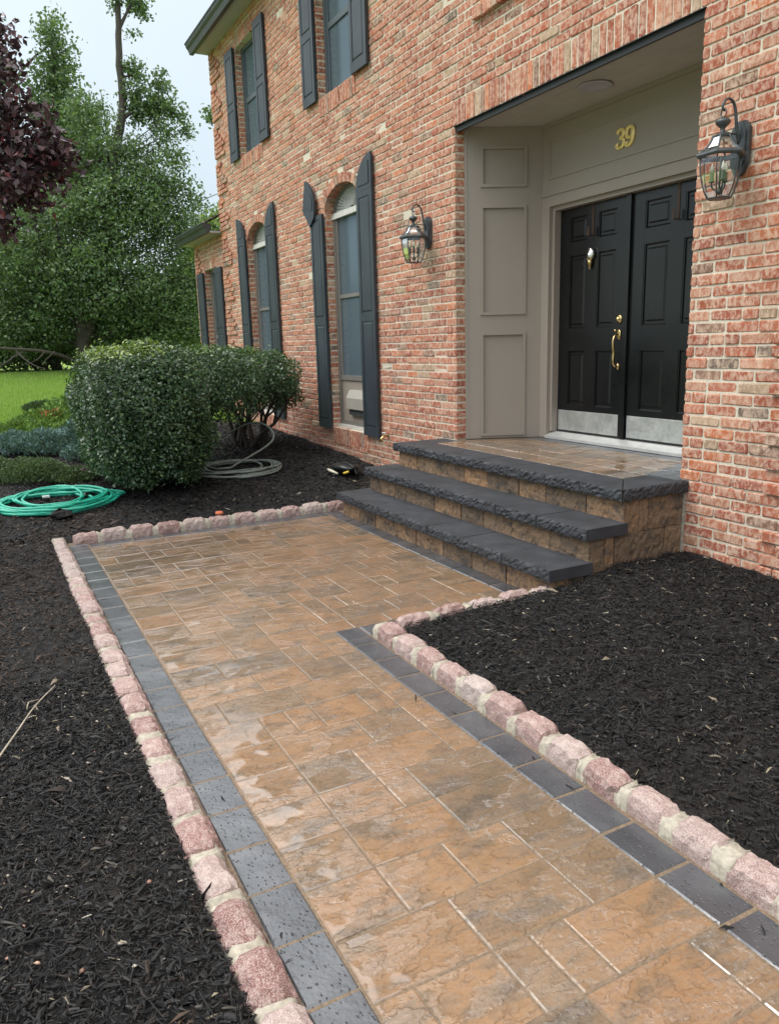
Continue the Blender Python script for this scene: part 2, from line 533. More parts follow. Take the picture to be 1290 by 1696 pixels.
    g.p.inputs['Specular IOR Level'].default_value = .2
    MAT['lawn'] = g.m

    def leafmat(name, rough=.45, trans=.25, spec=.5):
        g = NT(name)
        col = g.attr()
        g.P(Base_Color=col, Roughness=rough)
        g.p.inputs['Specular IOR Level'].default_value = spec
        tl = g.n('BsdfTranslucent', {'Color': g.mix(.5, col, (.25, .40, .05))})
        m = g.n('MixShader', {0: trans, 1: g.p.outputs[0], 2: tl.outputs[0]})
        g.t.links.new(m.outputs[0], g.o.inputs['Surface'])
        return g.m
    MAT['leaf'] = leafmat('tree_leaf', .5, .28)
    MAT['holly_leaf'] = leafmat('glossy_leaf', .32, .12, .55)
    MAT['needle'] = leafmat('juniper_needle', .7, .12, .3)
    g = NT('plum_leaf')
    col = g.attr()
    g.P(Base_Color=col, Roughness=.42)
    MAT['plum_leaf'] = g.m
    g = NT('bark')
    c = g.coord('world', (5, 5, 1.2))
    n1 = g.noise(c, 8, 6, .7)
    g.P(Base_Color=g.ramp(n1, (.3, (.030, .025, .021)), (.65, (.08, .069, .058)), (.8, (.12, .105, .09))), Roughness=.9, Normal=g.bump(n1, .8, .03))
    MAT['bark'] = g.m
    MAT['dark_bark'] = simple('dark_bark', (.045, .034, .028), .9, 0, .4, 40, .6)
    MAT['green_hose'] = simple('green_hose', (.02, .36, .245), .36, 0, .12, 30)
    MAT['grey_hose'] = simple('grey_hose', (.16, .185, .165), .42, 0, .2, 30)
    MAT['black_plastic'] = simple('black_plastic', (.012, .013, .014), .35, 0, .2, 30)
    MAT['cream_plastic'] = simple('cream_plastic', (.62, .58, .45), .5, 0, .1, 30)
    MAT['yellow_plastic'] = simple('yellow_plastic', (.65, .48, .06), .5, 0, .1, 30)
    MAT['twig'] = simple('dry_twig', (.36, .31, .24), .9, 0, .2, 40)
    MAT['orange_clay'] = simple('orange_clay', (.55, .16, .07), .8, 0, .2, 40)
    MAT['blue_rubber'] = simple('door_sweep', (.01, .01, .011), .6, 0, .1, 20)


make_materials()


# ------------------------------------------------------------------ ground
def fbm(x, y, s=1.0, seed=0):
    r = np.random.default_rng(seed)
    o = np.zeros_like(x)
    a = 1.0
    for k in range(5):
        for _ in range(3):
            an = r.uniform(0, 6.28); ph = r.uniform(0, 6.28)
            o += a * np.sin((x * math.cos(an) + y * math.sin(an)) * s * 2 ** k + ph) / 3
        a *= .55
    return o


HX = np.array([-600, -90, -40, -30, -22, -16, -13, -11, -9.65, -8.5, -7.6, -6.9, -6.47, -6.0, 50])
HZ = np.array([1.15, 1.15, 1.12, 1.08, 1.0, .60, .40, .31, .27, .22, .17, .09, .035, .025, .02])


def ground(x, y):
    x = np.asarray(x, float); y = np.asarray(y, float)
    h = np.interp(x, HX, HZ)
    right = np.interp(y, [-2.05, -1.9, -.9, -.6, 0], [.03, .05, .10, .145, .15])
    w = np.clip((x + 3.45) / .1, 0, 1) * np.clip((y + 2.05) / .05, 0, 1)
    return h * (1 - w) + right * w


def in_path(x, y, m=0.0):
    a = (x > -6.44 - m) & (y > -3.362 - m) & (y < -2.02 + m)
    b = (x > -6.44 - m) & (x < -3.29 + m) & (y > -3.362 - m) & (y < -.86 + m)
    c = (x > -6.12 - m) & (x < -3.27 + m) & (y > -1.1 - m) & (y < 2)
    return a | b | c


# lawn sheet out to the horizon
gx = np.concatenate([np.array([-600, -400, -250, -160, -110, -80, -60, -50]), np.arange(-44, -8, .6), np.arange(-8, 12, 1.5), np.array([20, 40, 90, 200])])
gy = np.concatenate([np.array([-400, -200, -100, -60, -40, -28, -20]), np.arange(-16, 12, .6), np.array([16, 24, 40, 70, 120, 250, 500])])
XX, YY = np.meshgrid(gx, gy, indexing='ij')
ZZ = ground(XX, YY) + .03 * fbm(XX, YY, .5, 3) * (XX < -14) - .04 - .1 * in_path(XX, YY, 1.6)
idx = np.arange(XX.size).reshape(XX.shape)
Q = np.stack([idx[:-1, :-1], idx[1:, :-1], idx[1:, 1:], idx[:-1, 1:]], -1).reshape(-1, 4)
lawn = raw_mesh('lawn', np.stack([XX, YY, ZZ], -1).reshape(-1, 3), Q, MAT['lawn'], kind='structure', smooth=True,
                label='bright green mown lawn rising gently towards the trees')

# unseen slab added behind the viewer to bounce neutral light
dm = MB(); dm.box(-15, 16, -18, -6.62, -.10, .012); dm.build('added_bounce_slab', MAT['concrete'], None, (5, -10, 0), kind='structure')

# mulch bed soil
gx = np.arange(-12.8, 3.0, .05); gy = np.arange(-6.6, .06, .05)
XX, YY = np.meshgrid(gx, gy, indexing='ij')
edge = -11.6 + .5 * np.sin(YY * 1.3) + .25 * np.sin(YY * 3.1 + 1)
ZZ = ground(XX, YY) + .010 * fbm(XX, YY, 4.0, 5) + .006 * fbm(XX, YY, 17.0, 6)
inside = in_path(XX, YY, -.03)
ZZ = np.where(in_path(XX, YY, .0), ZZ - .03, ZZ)
keep = ~(inside[:-1, :-1] & inside[1:, :-1] & inside[1:, 1:] & inside[:-1, 1:]) & (XX[:-1, :-1] > edge[:-1, :-1])
idx = np.arange(XX.size).reshape(XX.shape)
Q = np.stack([idx[:-1, :-1], idx[1:, :-1], idx[1:, 1:], idx[:-1, 1:]], -1)[keep]
raw_mesh('mulch_bed', np.stack([XX, YY, ZZ], -1).reshape(-1, 3), Q, MAT['soil'], kind='structure', smooth=True)


# ------------------------------------------------------------------ walkway
wm = MB()
wm.box(-3.355, 2.2, -3.285, -2.085, -.10, -.0035)
wm.box(-6.40, -3.355, -3.285, -.935, -.10, -.0035)
walkway = wm.build('walkway', MAT['joint_sand'], None, (-3, -2.5, 0), kind='structure')

GAP = .0025


def paver(parent, name, x0, x1, y0, y1, z, mat, gap=GAP, th=.05, bev=.0042, jit=.0012):
    m = MB()
    x0 += gap; x1 -= gap; y0 += gap; y1 -= gap
    if x1 - x0 < .02 or y1 - y0 < .02: return
    m.bevel_box(x0, x1, y0, y1, z - th, z + random.uniform(-.0012, .0012), bev, jit=jit)
    c = ((x0 + x1) / 2, (y0 + y1) / 2, z - th)
    o = m.build(name, mat, parent, c)
    o.rotation_euler = (random.uniform(-.003, .003), random.uniform(-.003, .003), random.uniform(-.003, .003))
    return o


def units(total, u=.10875):
    n = max(1, round(total / u))
    seq = []
    left = n
    while left > 0:
        ch = [k for k in (1, 1, 2, 2, 2, 3, 3) if k <= left]
        if left - ch[0] == 0 and left <= 3: ch = [left]
        k = random.choice(ch)
        if seq and seq[-1] == 1 and k == 1 and len(seq) > 1 and seq[-2] == 1: k = min(2, left)
        seq.append(k); left -= k
    s = total / n
    return [k * s for k in seq]


random.seed(21)
rows = [(-1.337 + .2105 * k, -1.337 + .2105 * (k + 1)) for k in range(16, -11, -1)]
for xa, xb in rows:
    if xb <= -3.30: continue
    x0 = max(xa, -3.4425)
    y = -3.13
    for L in units(.87):
        paver(walkway, 'paver', x0, xb, y, y + L, 0, MAT['tan_paver']); y += L
# landing rows; the first one is cut along the jog
paver(walkway, 'paver', -3.4425 - .2105, -3.4425, -3.13, -2.80, 0, MAT['tan_paver'])
paver(walkway, 'paver', -3.4425 - .2105, -3.4425, -2.80, -2.585, 0, MAT['tan_paver'])
paver(walkway, 'paver', -3.4425 - .2105, -3.4425, -2.585, -2.36, 0, MAT['tan_paver'])
paver(walkway, 'paver', -3.4425 - .2105, -3.52, -2.36, -2.14, 0, MAT['tan_paver'])
y = -2.14
for L in (.22, .32, .11, .22, .135):
    paver(walkway, 'paver', -3.653, -3.52, y, y + L, 0, MAT['tan_paver']); y += L
xb = -3.653
while xb > -6.15 + .02:
    xa = max(xb - .2105, -6.15)
    if xa + 6.15 < .07: xa = -6.15
    y = -3.13
    for L in units(1.995):
        paver(walkway, 'paver', xa, xb, y, y + L, 0, MAT['tan_paver']); y += L
    xb = xa
# charcoal border rows
CP = MAT['charcoal_paver']
x = 2.2
while x > -6.28:
    xa = max(x - .2115, -6.29)
    paver(walkway, 'border_paver', xa, x, -3.272, -3.13, .001, CP, gap=.0030, bev=.007); x = xa
x = 2.2 - .07
while x > -3.37:
    xa = x - .2165
    if xa < -3.37: xa = -3.385
    if xa < -3.36:
        paver(walkway, 'border_paver', -3.36, x, -2.26, -2.118, .001, CP, gap=.0030, bev=.007); break
    paver(walkway, 'border_paver', xa, x, -2.26, -2.118, .001, CP, gap=.0030, bev=.007); x = xa
paver(walkway, 'border_paver', -3.52, -3.36, -2.26, -2.118, .001, CP, gap=.0030, bev=.007)
y = -2.118
while y < -1.02:
    yb = min(y + .214, -1.0)
    paver(walkway, 'border_paver', -3.52, -3.375, y, yb, .001, CP, gap=.0030, bev=.007); y = yb
x = -3.52
while x > -6.28:
    xa = x - random.choice((.205, .215, .22))
    if xa < -6.20: xa = -6.29
    paver(walkway, 'border_paver', xa, x, -1.135, -.995, .001, CP, gap=.0030, bev=.007); x = xa
y = -3.13
for L in (.10, .225, .225, .23, .225, .23, .225, .23, .225, .22):
    yb = min(y + L, -1.135)
    paver(walkway, 'border_paver', -6.29, -6.15, y, yb, .001, CP, gap=.0030, bev=.007); y = yb


# ------------------------------------------------------------------ rough stone pieces
def slab(mb, poly, z0, z1, rough=(), amp=.006, seg=.045, levels=3, topj=0.0):
    """upright prism over a footprint (counter-clockwise); edges listed in rough get a split face"""
    n = len(poly)
    per = []
    for i in range(n):
        a = Vector((*poly[i], 0)); b = Vector((*poly[(i + 1) % n], 0))
        d = b - a
        nn = Vector((d.y, -d.x, 0)).normalized()
        k = max(1, round(d.length / seg)) if i in rough else 1
        prevr = ((i - 1) % n) in rough
        for s in range(k):
            per.append((a + d * (s / k), nn, (i in rough), s == 0 and not prevr))
    m = len(per)
    vs_, fs = [], []
    for l in range(levels + 1):
        z = z0 + (z1 - z0) * l / levels
        for p, nn, r, corner in per:
            off = 0.0; dz = 0.0
            if r and not corner:
                off = -abs(random.gauss(0, amp)) * (1.0 if l < levels else 1.3) + (amp * .8 if 0 < l < levels else 0)
                dz = random.uniform(-.25, .25) * (z1 - z0) / levels if 0 < l < levels else random.uniform(-topj, topj)
            vs_.append((p.x + nn.x * off, p.y + nn.y * off, z + dz))
    for l in range(levels):
        for k in range(m):
            k2 = (k + 1) % m
            fs.append((l * m + k, l * m + k2, (l + 1) * m + k2, (l + 1) * m + k))
    fs.append(tuple(levels * m + k for k in range(m)))
    fs.append(tuple(range(m - 1, -1, -1)))
    mb.add(vs_, fs)


# ------------------------------------------------------------------ cobblestone kerbs
def cobble_mesh(L, Wd, H):
    m = MB()
    nx, ny, nz = 7, 4, 3
    g = {}
    vs_, fs = [], []

    def vid(i, j, k):
        if (i, j, k) in g: return g[(i, j, k)]
        x = (i / nx - .5) * L; y = (j / ny - .5) * Wd; z = k / nz * H
        ex = i in (0, nx); ey = j in (0, ny); ez = k == nz
        # rounded, rough broken corners
        if ex and ez: x *= .95; z -= .009
        if ey and ez: y *= .88; z -= .010
        if ex and ey and ez: z -= .006; x *= .96; y *= .93
        if ex and ey: x *= .97; y *= .95
        s = .0026
        x += random.gauss(0, s); y += random.gauss(0, s); z += (random.gauss(0, s) if k else 0)
        if ez and not ex and not ey: z += random.uniform(.001, .006) + .006 * math.sin(math.pi * j / ny) * math.sin(math.pi * i / nx)
        g[(i, j, k)] = len(vs_); vs_.append((x, y, z)); return g[(i, j, k)]
    for i in range(nx):
        for j in range(ny):
            fs.append((vid(i, j, nz), vid(i + 1, j, nz), vid(i + 1, j + 1, nz), vid(i, j + 1, nz)))
        for k in range(nz):
            fs.append((vid(i, 0, k), vid(i + 1, 0, k), vid(i + 1, 0, k + 1), vid(i, 0, k + 1)))
            fs.append((vid(i + 1, ny, k), vid(i, ny, k), vid(i, ny, k + 1), vid(i + 1, ny, k + 1)))
    for j in range(ny):
        for k in range(nz):
            fs.append((vid(0, j + 1, k), vid(0, j, k), vid(0, j, k + 1), vid(0, j + 1, k + 1)))
            fs.append((vid(nx, j, k), vid(nx, j + 1, k), vid(nx, j + 1, k + 1), vid(nx, j, k + 1)))
    m.add(vs_, fs)
    return m


def joint_mesh(L, Wd, H):
    """tooled mortar between two stones: three ribs with grooves"""
    m = MB()
    n = 6
    prof = [0, -.25, .35, -.35, .3, -.3, 0]
    vs_, fs = [], []
    for i in range(n + 1):
        x = (i / n - .5) * L
        e = prof[i] * .006
        sk = random.gauss(0, .003)
        for (yy, zz) in ((-.5, 0), (-.5, .75), (-.34, 1.0), (.34, 1.0), (.5, .75), (.5, 0)):
            vs_.append((x + random.gauss(0, .003), yy * (Wd + e * 2) + random.gauss(0, .0025), zz * (H + (e if zz > .5 else 0)) + random.gauss(0, .003) + (sk if zz == 1 else 0)))
    for i in range(n):
        for k in range(5):
            fs.append((i * 6 + k, i * 6 + k + 1, (i + 1) * 6 + k + 1, (i + 1) * 6 + k))
    fs.append(tuple(range(5, -1, -1))); fs.append(tuple(n * 6 + k for k in range(6)))
    m.add(vs_, fs, True)
    return m


def kerb_run(parent, x0, y0, x1, y1, pitch, top, Wd, base=-.05):
    d = Vector((x1 - x0, y1 - y0, 0)); T = d.length
    n = max(1, round(T / pitch)); p = T / n
    rz = math.atan2(d.y, d.x)
    u = d.normalized()
    for i in range(n):
        L = p - random.uniform(.020, .034)
        h = top - base + random.uniform(-.008, .010)
        w = Wd + random.uniform(-.010, .010)
        c = Vector((x0, y0, base)) + u * (p * (i + .5))
        st = cobble_mesh(L, w, h).build('cobblestone', MAT['pink_granite'], parent, (0, 0, 0))
        st.location = c - ORI[parent]; st.rotation_euler = (random.gauss(0, .02), random.gauss(0, .015), rz + random.gauss(0, .025))
        c = Vector((x0, y0, base)) + u * (p * (i + 1))
        jm = joint_mesh(random.uniform(.050, .064), Wd * random.uniform(.92, 1.04), top - base - random.uniform(.006, .016)).build('mortar_joint', MAT['kerb_mortar'], parent, (0, 0, 0))
        jm.location = c - ORI[parent]; jm.rotation_euler = (0, 0, rz + random.gauss(0, .03))


random.seed(5)
kerbA = empty('stone_kerb', (-4, -3.3, 0), 'pink granite cobble kerb along the far long side of the path, turning along its end', 'kerb', 'cobblestone kerbs of the path')
kerb_run(kerbA, 1.6, -3.331, -6.42, -3.331, .2, .044, .106)
kerb_run(kerbA, -6.345, -3.24, -6.345, -.90, .213, .072, .10)
kerbB = empty('stone_kerb', (-2.5, -2.0, 0), 'pink granite cobble kerb holding back the mulch between path and steps', 'kerb', 'cobblestone kerbs of the path')
kerb_run(kerbB, 1.6, -2.062, -3.33, -2.062, .192, .074, .10)
kerb_run(kerbB, -3.318, -2.0, -3.318, -.93, .205, .085, .095)

# ------------------------------------------------------------------ front steps
steps = empty('front_steps', (-4.7, -.5, 0), 'three wide front steps with charcoal stone caps and tan split-face risers', 'steps')
XL, XR = -6.08, -3.255
cm = MB()
cm.box(XL + .16, XR - .16, -.40, .70, -.05, .545)
cm.box(XL + .12, XR - .12, -.66, -.40, -.05, .36)
cm.box(XL + .12, XR - .12, -.92, -.66, -.05, .16)
cm.build('core', MAT['joint_sand'], steps)
CT = .068
CAPM = MAT['charcoal_cap']


def cap(poly, z, rough, name='cap_stone'):
    m = MB()
    n = len(poly)
    slab(m, poly, z - CT, z + random.uniform(-.001, .001), rough, .0055, .017, 5, .0012)
    return m.build(name, CAPM, steps)


random.seed(9)
_G = .0028
# bottom and middle steps: a row of caps, joints a few mm wide
for (yf, z, dep, joints) in ((-1.065, .2, .32, [-6.15, -5.905, -5.45, -5.02, -4.585, -4.165, -3.70, -3.25]),
                             (-.803, .4, .32, [-6.12, -5.83, -5.40, -4.96, -4.53, -4.13, -3.70, -3.25])):
    for a, b in zip(joints[:-1], joints[1:]):
        r = {0}
        if a == joints[0]: r.add(3)
        cap([(a + _G, yf + random.uniform(-.003, .003)), (b - _G, yf + random.uniform(-.003, .003)), (b - _G, yf + dep), (a + _G, yf + dep)], z, r)
# top slab: front caps with mitred corner, right return, left end
YF = -.54
jt = [-6.05, -5.62, -5.20, -4.78, -4.36, -3.95, -3.615]
for a, b in zip(jt[:-1], jt[1:]):
    r = {0}
    if a == jt[0]:
        cap([(a, YF), (b - _G, YF), (b - _G, YF + .285), (a + .0, YF + .285)], .6, {0, 3})
    else:
        cap([(a + _G, YF), (b - _G, YF), (b - _G, YF + .285), (a + _G, YF + .285)], .6, r)
cap([(-3.615 + .0015, YF), (-3.254, YF), (-3.54, YF + .285), (-3.615 + .0015, YF + .285)], .6, {0})
cap([(-3.250, YF + .004), (-3.250, -.115), (-3.537, -.115), (-3.537, YF + .288)], .6, {0})
cap([(-3.250, -.112), (-3.250, -.004), (-3.537, -.004), (-3.537, -.112)], .6, {0})
cap([(-6.05, YF + .288), (-5.79, YF + .288), (-5.79, -.012), (-6.05, -.012)], .6, {3})

# split-face blocks of the risers and of the right flank
BLK = MAT['split_block']


def block(poly, z0, z1, rough):
    m = MB()
    slab(m, poly, z0, z1, rough, .0048, .020, 6)
    return m.build('block', BLK, steps)


def riser(yf, z0, z1, xs, d=.12):
    for a, b in zip(xs[:-1], xs[1:]):
        r = {0}
        last = b == xs[-1]
        if last: r.add(1)
        if a == xs[0]: r.add(3)
        block([(a + .005, yf + random.uniform(-.004, .004)), (b - .004 * (not last), yf + random.uniform(-.004, .004)), (b - .004 * (not last), yf + d), (a + .005, yf + d)], z0, z1, r)


XB = XR - .025
riser(-1.015, -.06, .2 - CT - .001, [-6.12, -5.78, -5.50, -5.12, -4.83, -4.45, -4.10, -3.72, XB])
riser(-.758, .125, .4 - CT - .001, [-6.09, -5.90, -5.63, -5.28, -4.99, -4.62, -4.33, -4.02, -3.62, XB])
riser(-.495, .325, .6 - CT - .001, [-6.03, -5.70, -5.32, -4.97, -4.66, -4.28, -3.99, -3.60, XB])


def flank(x, z0, z1, ys, d=.12):
    for a, b in zip(ys[:-1], ys[1:]):
        block([(x - d, a + .004), (x + random.uniform(-.004, .004), a + .004), (x + random.uniform(-.004, .004), b - .004), (x - d, b - .004)], z0, z1, {1})


flank(XB, .328, .6 - CT - .001, [-.373, -.30, -.008])
flank(XB, .127, .324, [-.636, -.565, -.155, -.008])
flank(XB, -.08, .123, [-.893, -.70, -.40, -.008])
fm = MB(); fm.box(XB - .03, XB + .012, -.010, .004, .05, .53); fm.build('mortar_joint', MAT['kerb_mortar'], steps)
# left flank
for z0, z1, ys in ((.328, .531, [-.373, 0 - .01]), (.127, .324, [-.636, -.3, -.01]), (-.08, .123, [-.893, -.5, -.01])):
    for a, b in zip(ys[:-1], ys[1:]):
        block([(XL + .02, a + .002), (XL + .15, a + .002), (XL + .15, b - .002), (XL + .02, b - .002)], z0, z1, {3})
# top landing paving
sm = MB(); sm.box(-5.92, -3.30, -.253, .72, .54, .5965); sm.build('joint_sand', MAT['joint_sand'], steps)
random.seed(31)
yb = -.252
for ya, yb in ((-.252, -.04), (-.04, .17), (.17, .38), (.38, .56)):
    xl = max(-5.785, -5.86 + .45 * max(0, yb - .02)) if yb < .0 else -5.80 + .42 * max(0, yb - .1)
    x = xl
    xr = -3.54 if ya < -.1 else (-3.60 if ya < .1 else (-3.66 if ya < .3 else -3.75))
    while x < xr - .03:
        L = random.choice((.11, .22, .22, .33))
        if xr - (x + L) < .08: L = xr - x
        paver(steps, 'paver', x, x + L, ya, yb, .6, MAT['tan_paver'], th=.045); x += L
    y0_, y1_ = ya, yb
    if ya > -.1: paver(steps, 'border_paver', xr, xr + .145, ya, yb, .6, CP, th=.045)
    if xr + .145 < -3.34 and ya > -.1: paver(steps, 'border_paver', xr + .145, -3.30, ya, yb, .6, CP, th=.045)
x = -5.60
while x < -3.6:
    paver(steps, 'border_paver', x, min(x + .21, -3.56), .56, .70, .6, CP, th=.045); x += .21


# ------------------------------------------------------------------ the house
house = empty('brick_house', (-6, 0, 0), 'two-storey red and tan brick house with dark shutters and a recessed black double door', 'house')
CH = 0.2 / 3
random.seed(77)

W1 = dict(x0=-8.575, x1=-7.66, z0=.505, zs=2.93, zr=.25)
W2 = dict(x0=-11.445, x1=-10.53, z0=.505, zs=2.93, zr=.25)
DOOR = (-5.84, -3.32, -1.0, 3.2)
U1 = (-8.61, -7.69, 4.1333, 5.5333)
U2 = (-11.48, -10.56, 4.1333, 5.5333)
WW = (-14.02, -13.30, .505, 2.80)
XC = -12.70           # left corner of the main block
XW = -14.52           # left corner of the lower wing
YW = .035             # the wing stands slightly back


def arch_half(w, z):
    a = (w['x1'] - w['x0']) / 2 + .105; b = w['zr'] + .11
    t = (z - w['zs']) / b
    if t < 0: return (w['x1'] - w['x0']) / 2
    return a * math.sqrt(max(0, 1 - t * t)) if t < 1 else 0


# mortar wall: columns of quads round the openings
wall = MB()
YM = .0045
ARCH_T = 3.3
opn = [DOOR, U1, U2] + [(w['x0'], w['x1'], w['z0'], ARCH_T) for w in (W1, W2)]
xs = sorted({XC + .004, 3.0} | {o[0] - .004 for o in opn} | {o[1] + .004 for o in opn})
ZB, ZT = -.3, 5.86
for xa, xb in zip(xs[:-1], xs[1:]):
    xm = (xa + xb) / 2
    hol = sorted((o[2], o[3]) for o in opn if o[0] - .004 < xm < o[1] + .004)
    z = ZB
    for h0, h1 in hol + [(ZT, ZT)]:
        zb = h0 - (.003 if h0 < ZT else 0)
        if zb > z + .001: wall.quad((xa, YM, z), (xb, YM, z), (xb, YM, zb), (xa, YM, zb))
        z = h1 + (.003 if h1 < ZT and h1 != ARCH_T else 0)
for w in (W1, W2):                                                  # fill between arch and square head
    N_ = 20
    a = (w['x1'] - w['x0']) / 2 + .004; cx = (w['x0'] + w['x1']) / 2
    pts = [(cx - a * math.cos(math.pi * i / N_), w['zs'] + (w['zr'] + .004) * math.sin(math.pi * i / N_)) for i in range(N_ + 1)]
    for p, q in zip(pts[:-1], pts[1:]):
        wall.quad((p[0], YM, p[1]), (q[0], YM, q[1]), (q[0], YM, ARCH_T), (p[0], YM, ARCH_T))
        wall.quad((p[0], YM, p[1]), (p[0], .14, p[1]), (q[0], .14, q[1]), (q[0], YM, q[1]))
for o in opn:
    x0, x1, z0, z1 = o[0] - .004, o[1] + .004, o[2] - .003, o[3] + .003
    wall.quad((x0, YM, z0), (x0, YM, z1), (x0, .14, z1), (x0, .14, z0))
    wall.quad((x1, YM, z0), (x1, .14, z0), (x1, .14, z1), (x1, YM, z1))
    wall.quad((x0, YM, z0), (x0, .14, z0), (x1, .14, z0), (x1, YM, z0))
    if o[3] != ARCH_T: wall.quad((x0, YM, z1), (x1, YM, z1), (x1, .14, z1), (x0, .14, z1))
# wing front, gable sides and back
wx0, wx1, wz0, wz1 = WW
yw = YW + YM
for xa, xb, za, zb in ((XW, wx0 - .004, -.3, 3.27), (wx1 + .004, XC + .02, -.3, 3.27), (wx0 - .004, wx1 + .004, -.3, wz0 - .003), (wx0 - .004, wx1 + .004, wz1 + .003, 3.27)):
    wall.quad((xa, yw, za), (xb, yw, za), (xb, yw, zb), (xa, yw, zb))
wall.quad((wx0 - .004, yw, wz0), (wx0 - .004, yw, wz1), (wx0 - .004, .16, wz1), (wx0 - .004, .16, wz0))
wall.quad((wx1 + .004, yw, wz0), (wx1 + .004, .16, wz0), (wx1 + .004, .16, wz1), (wx1 + .004, yw, wz1))
wall.quad((wx0, yw, wz1 + .003), (wx1, yw, wz1 + .003), (wx1, .16, wz1 + .003), (wx0, .16, wz1 + .003))
for X_, za, zb in ((XC + .004, 3.0, ZT), (XW, -.3, 3.27)):
    wall.quad((X_, YM, za), (X_, 9, za), (X_, 9, zb), (X_, YM, zb))
wall.quad((3, YM, -.3), (3, 9, -.3), (3, 9, ZT), (3, YM, ZT))
wall.quad((XC, 9, -.3), (3, 9, -.3), (3, 9, ZT), (XC, 9, ZT))
wall.quad((XW, 9, -.3), (XC, 9, -.3), (XC, 9, 3.27), (XW, 9, 3.27))
# gable triangles
wall.add([(XC + .004, 0, ZT), (XC + .004, 9, ZT), (XC + .004, 4.5, ZT + 3.1)], [(0, 1, 2)])
wall.build('wall', MAT['mortar'], house, (-6, 0, 0))

# bricks
PALETTE = [((.36, .108, .060), 32), ((.41, .145, .084), 26), ((.30, .090, .056), 16), ((.44, .20, .125), 10), ((.24, .14, .098), 6), ((.38, .27, .175), 5), ((.17, .13, .10), 2), ((.45, .145, .065), 6)]
PC = [c for c, w in PALETTE]; PW = [w for c, w in PALETTE]


def tint_brick(z, old=0.0):
    c = random.choices(PC, PW)[0]
    k = random.uniform(.86, 1.16)
    c = [v * k for v in c]
    if z < .42 and random.random() < .7:
        q = random.uniform(.1, .45) * (1 - max(0, z) / .6)
        c = [c[0] * (1 - q) + .13 * q, c[1] * (1 - q) + .105 * q, c[2] * (1 - q) + .062 * q]
    return (*c, 1.0)


BR = []      # (corner list for size in view, geometry)


def brick(x0, x1, z0, z1, y=0.0, dep=.02, up=False):
    """one slightly uneven brick; y is its front face"""
    m = MB()
    m.tint = tint_brick((z0 + z1) / 2)
    j = lambda s=.0016: random.gauss(0, s)
    b = .0045
    r = .007
    yf = y + random.gauss(-.0015, .0022)
    def ring(d, yy, s):
        return [(x0 + d + r + j(s), yy + j(s * .5), z0 + d + j(s)), (x1 - d - r + j(s), yy + j(s * .5), z0 + d + j(s)), (x1 - d + j(s), yy + j(s * .5), z0 + d + r + j(s)), (x1 - d + j(s), yy + j(s * .5), z1 - d - r + j(s)),
                (x1 - d - r + j(s), yy + j(s * .5), z1 - d + j(s)), (x0 + d + r + j(s), yy + j(s * .5), z1 - d + j(s)), (x0 + d + j(s), yy + j(s * .5), z1 - d - r + j(s)), (x0 + d + j(s), yy + j(s * .5), z0 + d + r + j(s))]
    A = ring(0, yf + dep, 0); B = ring(0, yf + b, .0016); C = ring(b, yf, .0016)
    fs = []
    for k in (0, 8):
        for i in range(8):
            fs.append((k + i, k + (i + 1) % 8, k + 8 + (i + 1) % 8, k + 8 + i))
    fs.append(tuple(range(16, 24)))
    m.add(A + B + C, fs)
    BR.append(((x0, x1, z0, z1, yf), m))


def soldiers(x0, x1, z0, z1, w=.0667, y=0.0, dep=.10):
    n = max(1, round((x1 - x0) / w))
    p = (x1 - x0) / n
    for i in range(n):
        brick(x0 + i * p + .004 + random.gauss(0, .001), x0 + (i + 1) * p - .004, z0 + .004 + random.gauss(0, .002), z1 - .004 + random.gauss(0, .002), y, dep)


blocks = [(-5.875, -3.285, 3.2, 3.4), DOOR, U1, U2]
for w in (W1, W2):
    blocks += [(w['x0'], w['x1'], w['z0'], w['zs']), (w['x0'] + .0, w['x1'] + .03, .305, .505)]
for u in (U1, U2):
    blocks += [(u[0], u[1] + .02, 3.9333, 4.1333), (u[0] - .0, u[1] + .0, 5.5333, 5.7333)]
blocks.append((-5.52, -3.6, 3.8667, 3.9333))
STEP_B = (-6.03, -3.275, -1, .53)
JL = .21


def course(xa, xb, zi, y, blk, phase, arch=(), quoin=None):
    z0 = zi * CH; z1 = z0 + CH
    zm = (z0 + z1) / 2
    iv = [(b[0], b[1]) for b in blk if b[2] < zm - .001 and b[3] > zm + .001]
    for w in arch:
        h = arch_half(w, z0 + .3 * CH)
        if z1 > w['zs'] and h > 0:
            cx = (w['x0'] + w['x1']) / 2
            iv.append((cx - h, cx + h))
    iv.sort()
    free = []
    x = xa
    for a, b in iv:
        if a > x: free.append((x, a, x != xa or True, True))
        x = max(x, b)
    if x < xb: free.append((x, xb, True, True))
    ph = phase + (JL / 2 if zi % 2 else 0)
    for a, b, ea, eb in free:
        k = math.floor((a - ph) / JL)
        cuts = [a]
        while True:
            k += 1
            c = ph + k * JL + random.gauss(0, .003)
            if c >= b - .035: break
            if c > a + .035:
                cuts.append(c)
                if random.random() < .05: cuts.append(c + .105) if c + .105 < b - .1 else None
        cuts.append(b)
        for p, q in zip(cuts[:-1], cuts[1:]):
            edge = p == a or q == b
            yy = y
            if quoin and quoin(p, q, zi): yy = y - .022
            brick(p + (.005 if p != a else 0), q - (.005 if q != b else 0), z0 + .0052, z1 - .0052, yy, .11 if edge else .034)


def q_main(p, q, zi):
    c = (p + q) / 2
    ph = zi % 8
    if ph in (0,): return False
    if c < -12.2: return ph <= 4 or c < -12.42
    if c > -2.74: return ph <= 5 or c > -2.63
    return False


def q_wing(p, q, zi):
    c = (p + q) / 2
    ph = zi % 8
    return ph != 0 and (c < -14.2 if ph <= 4 else c < -14.32)


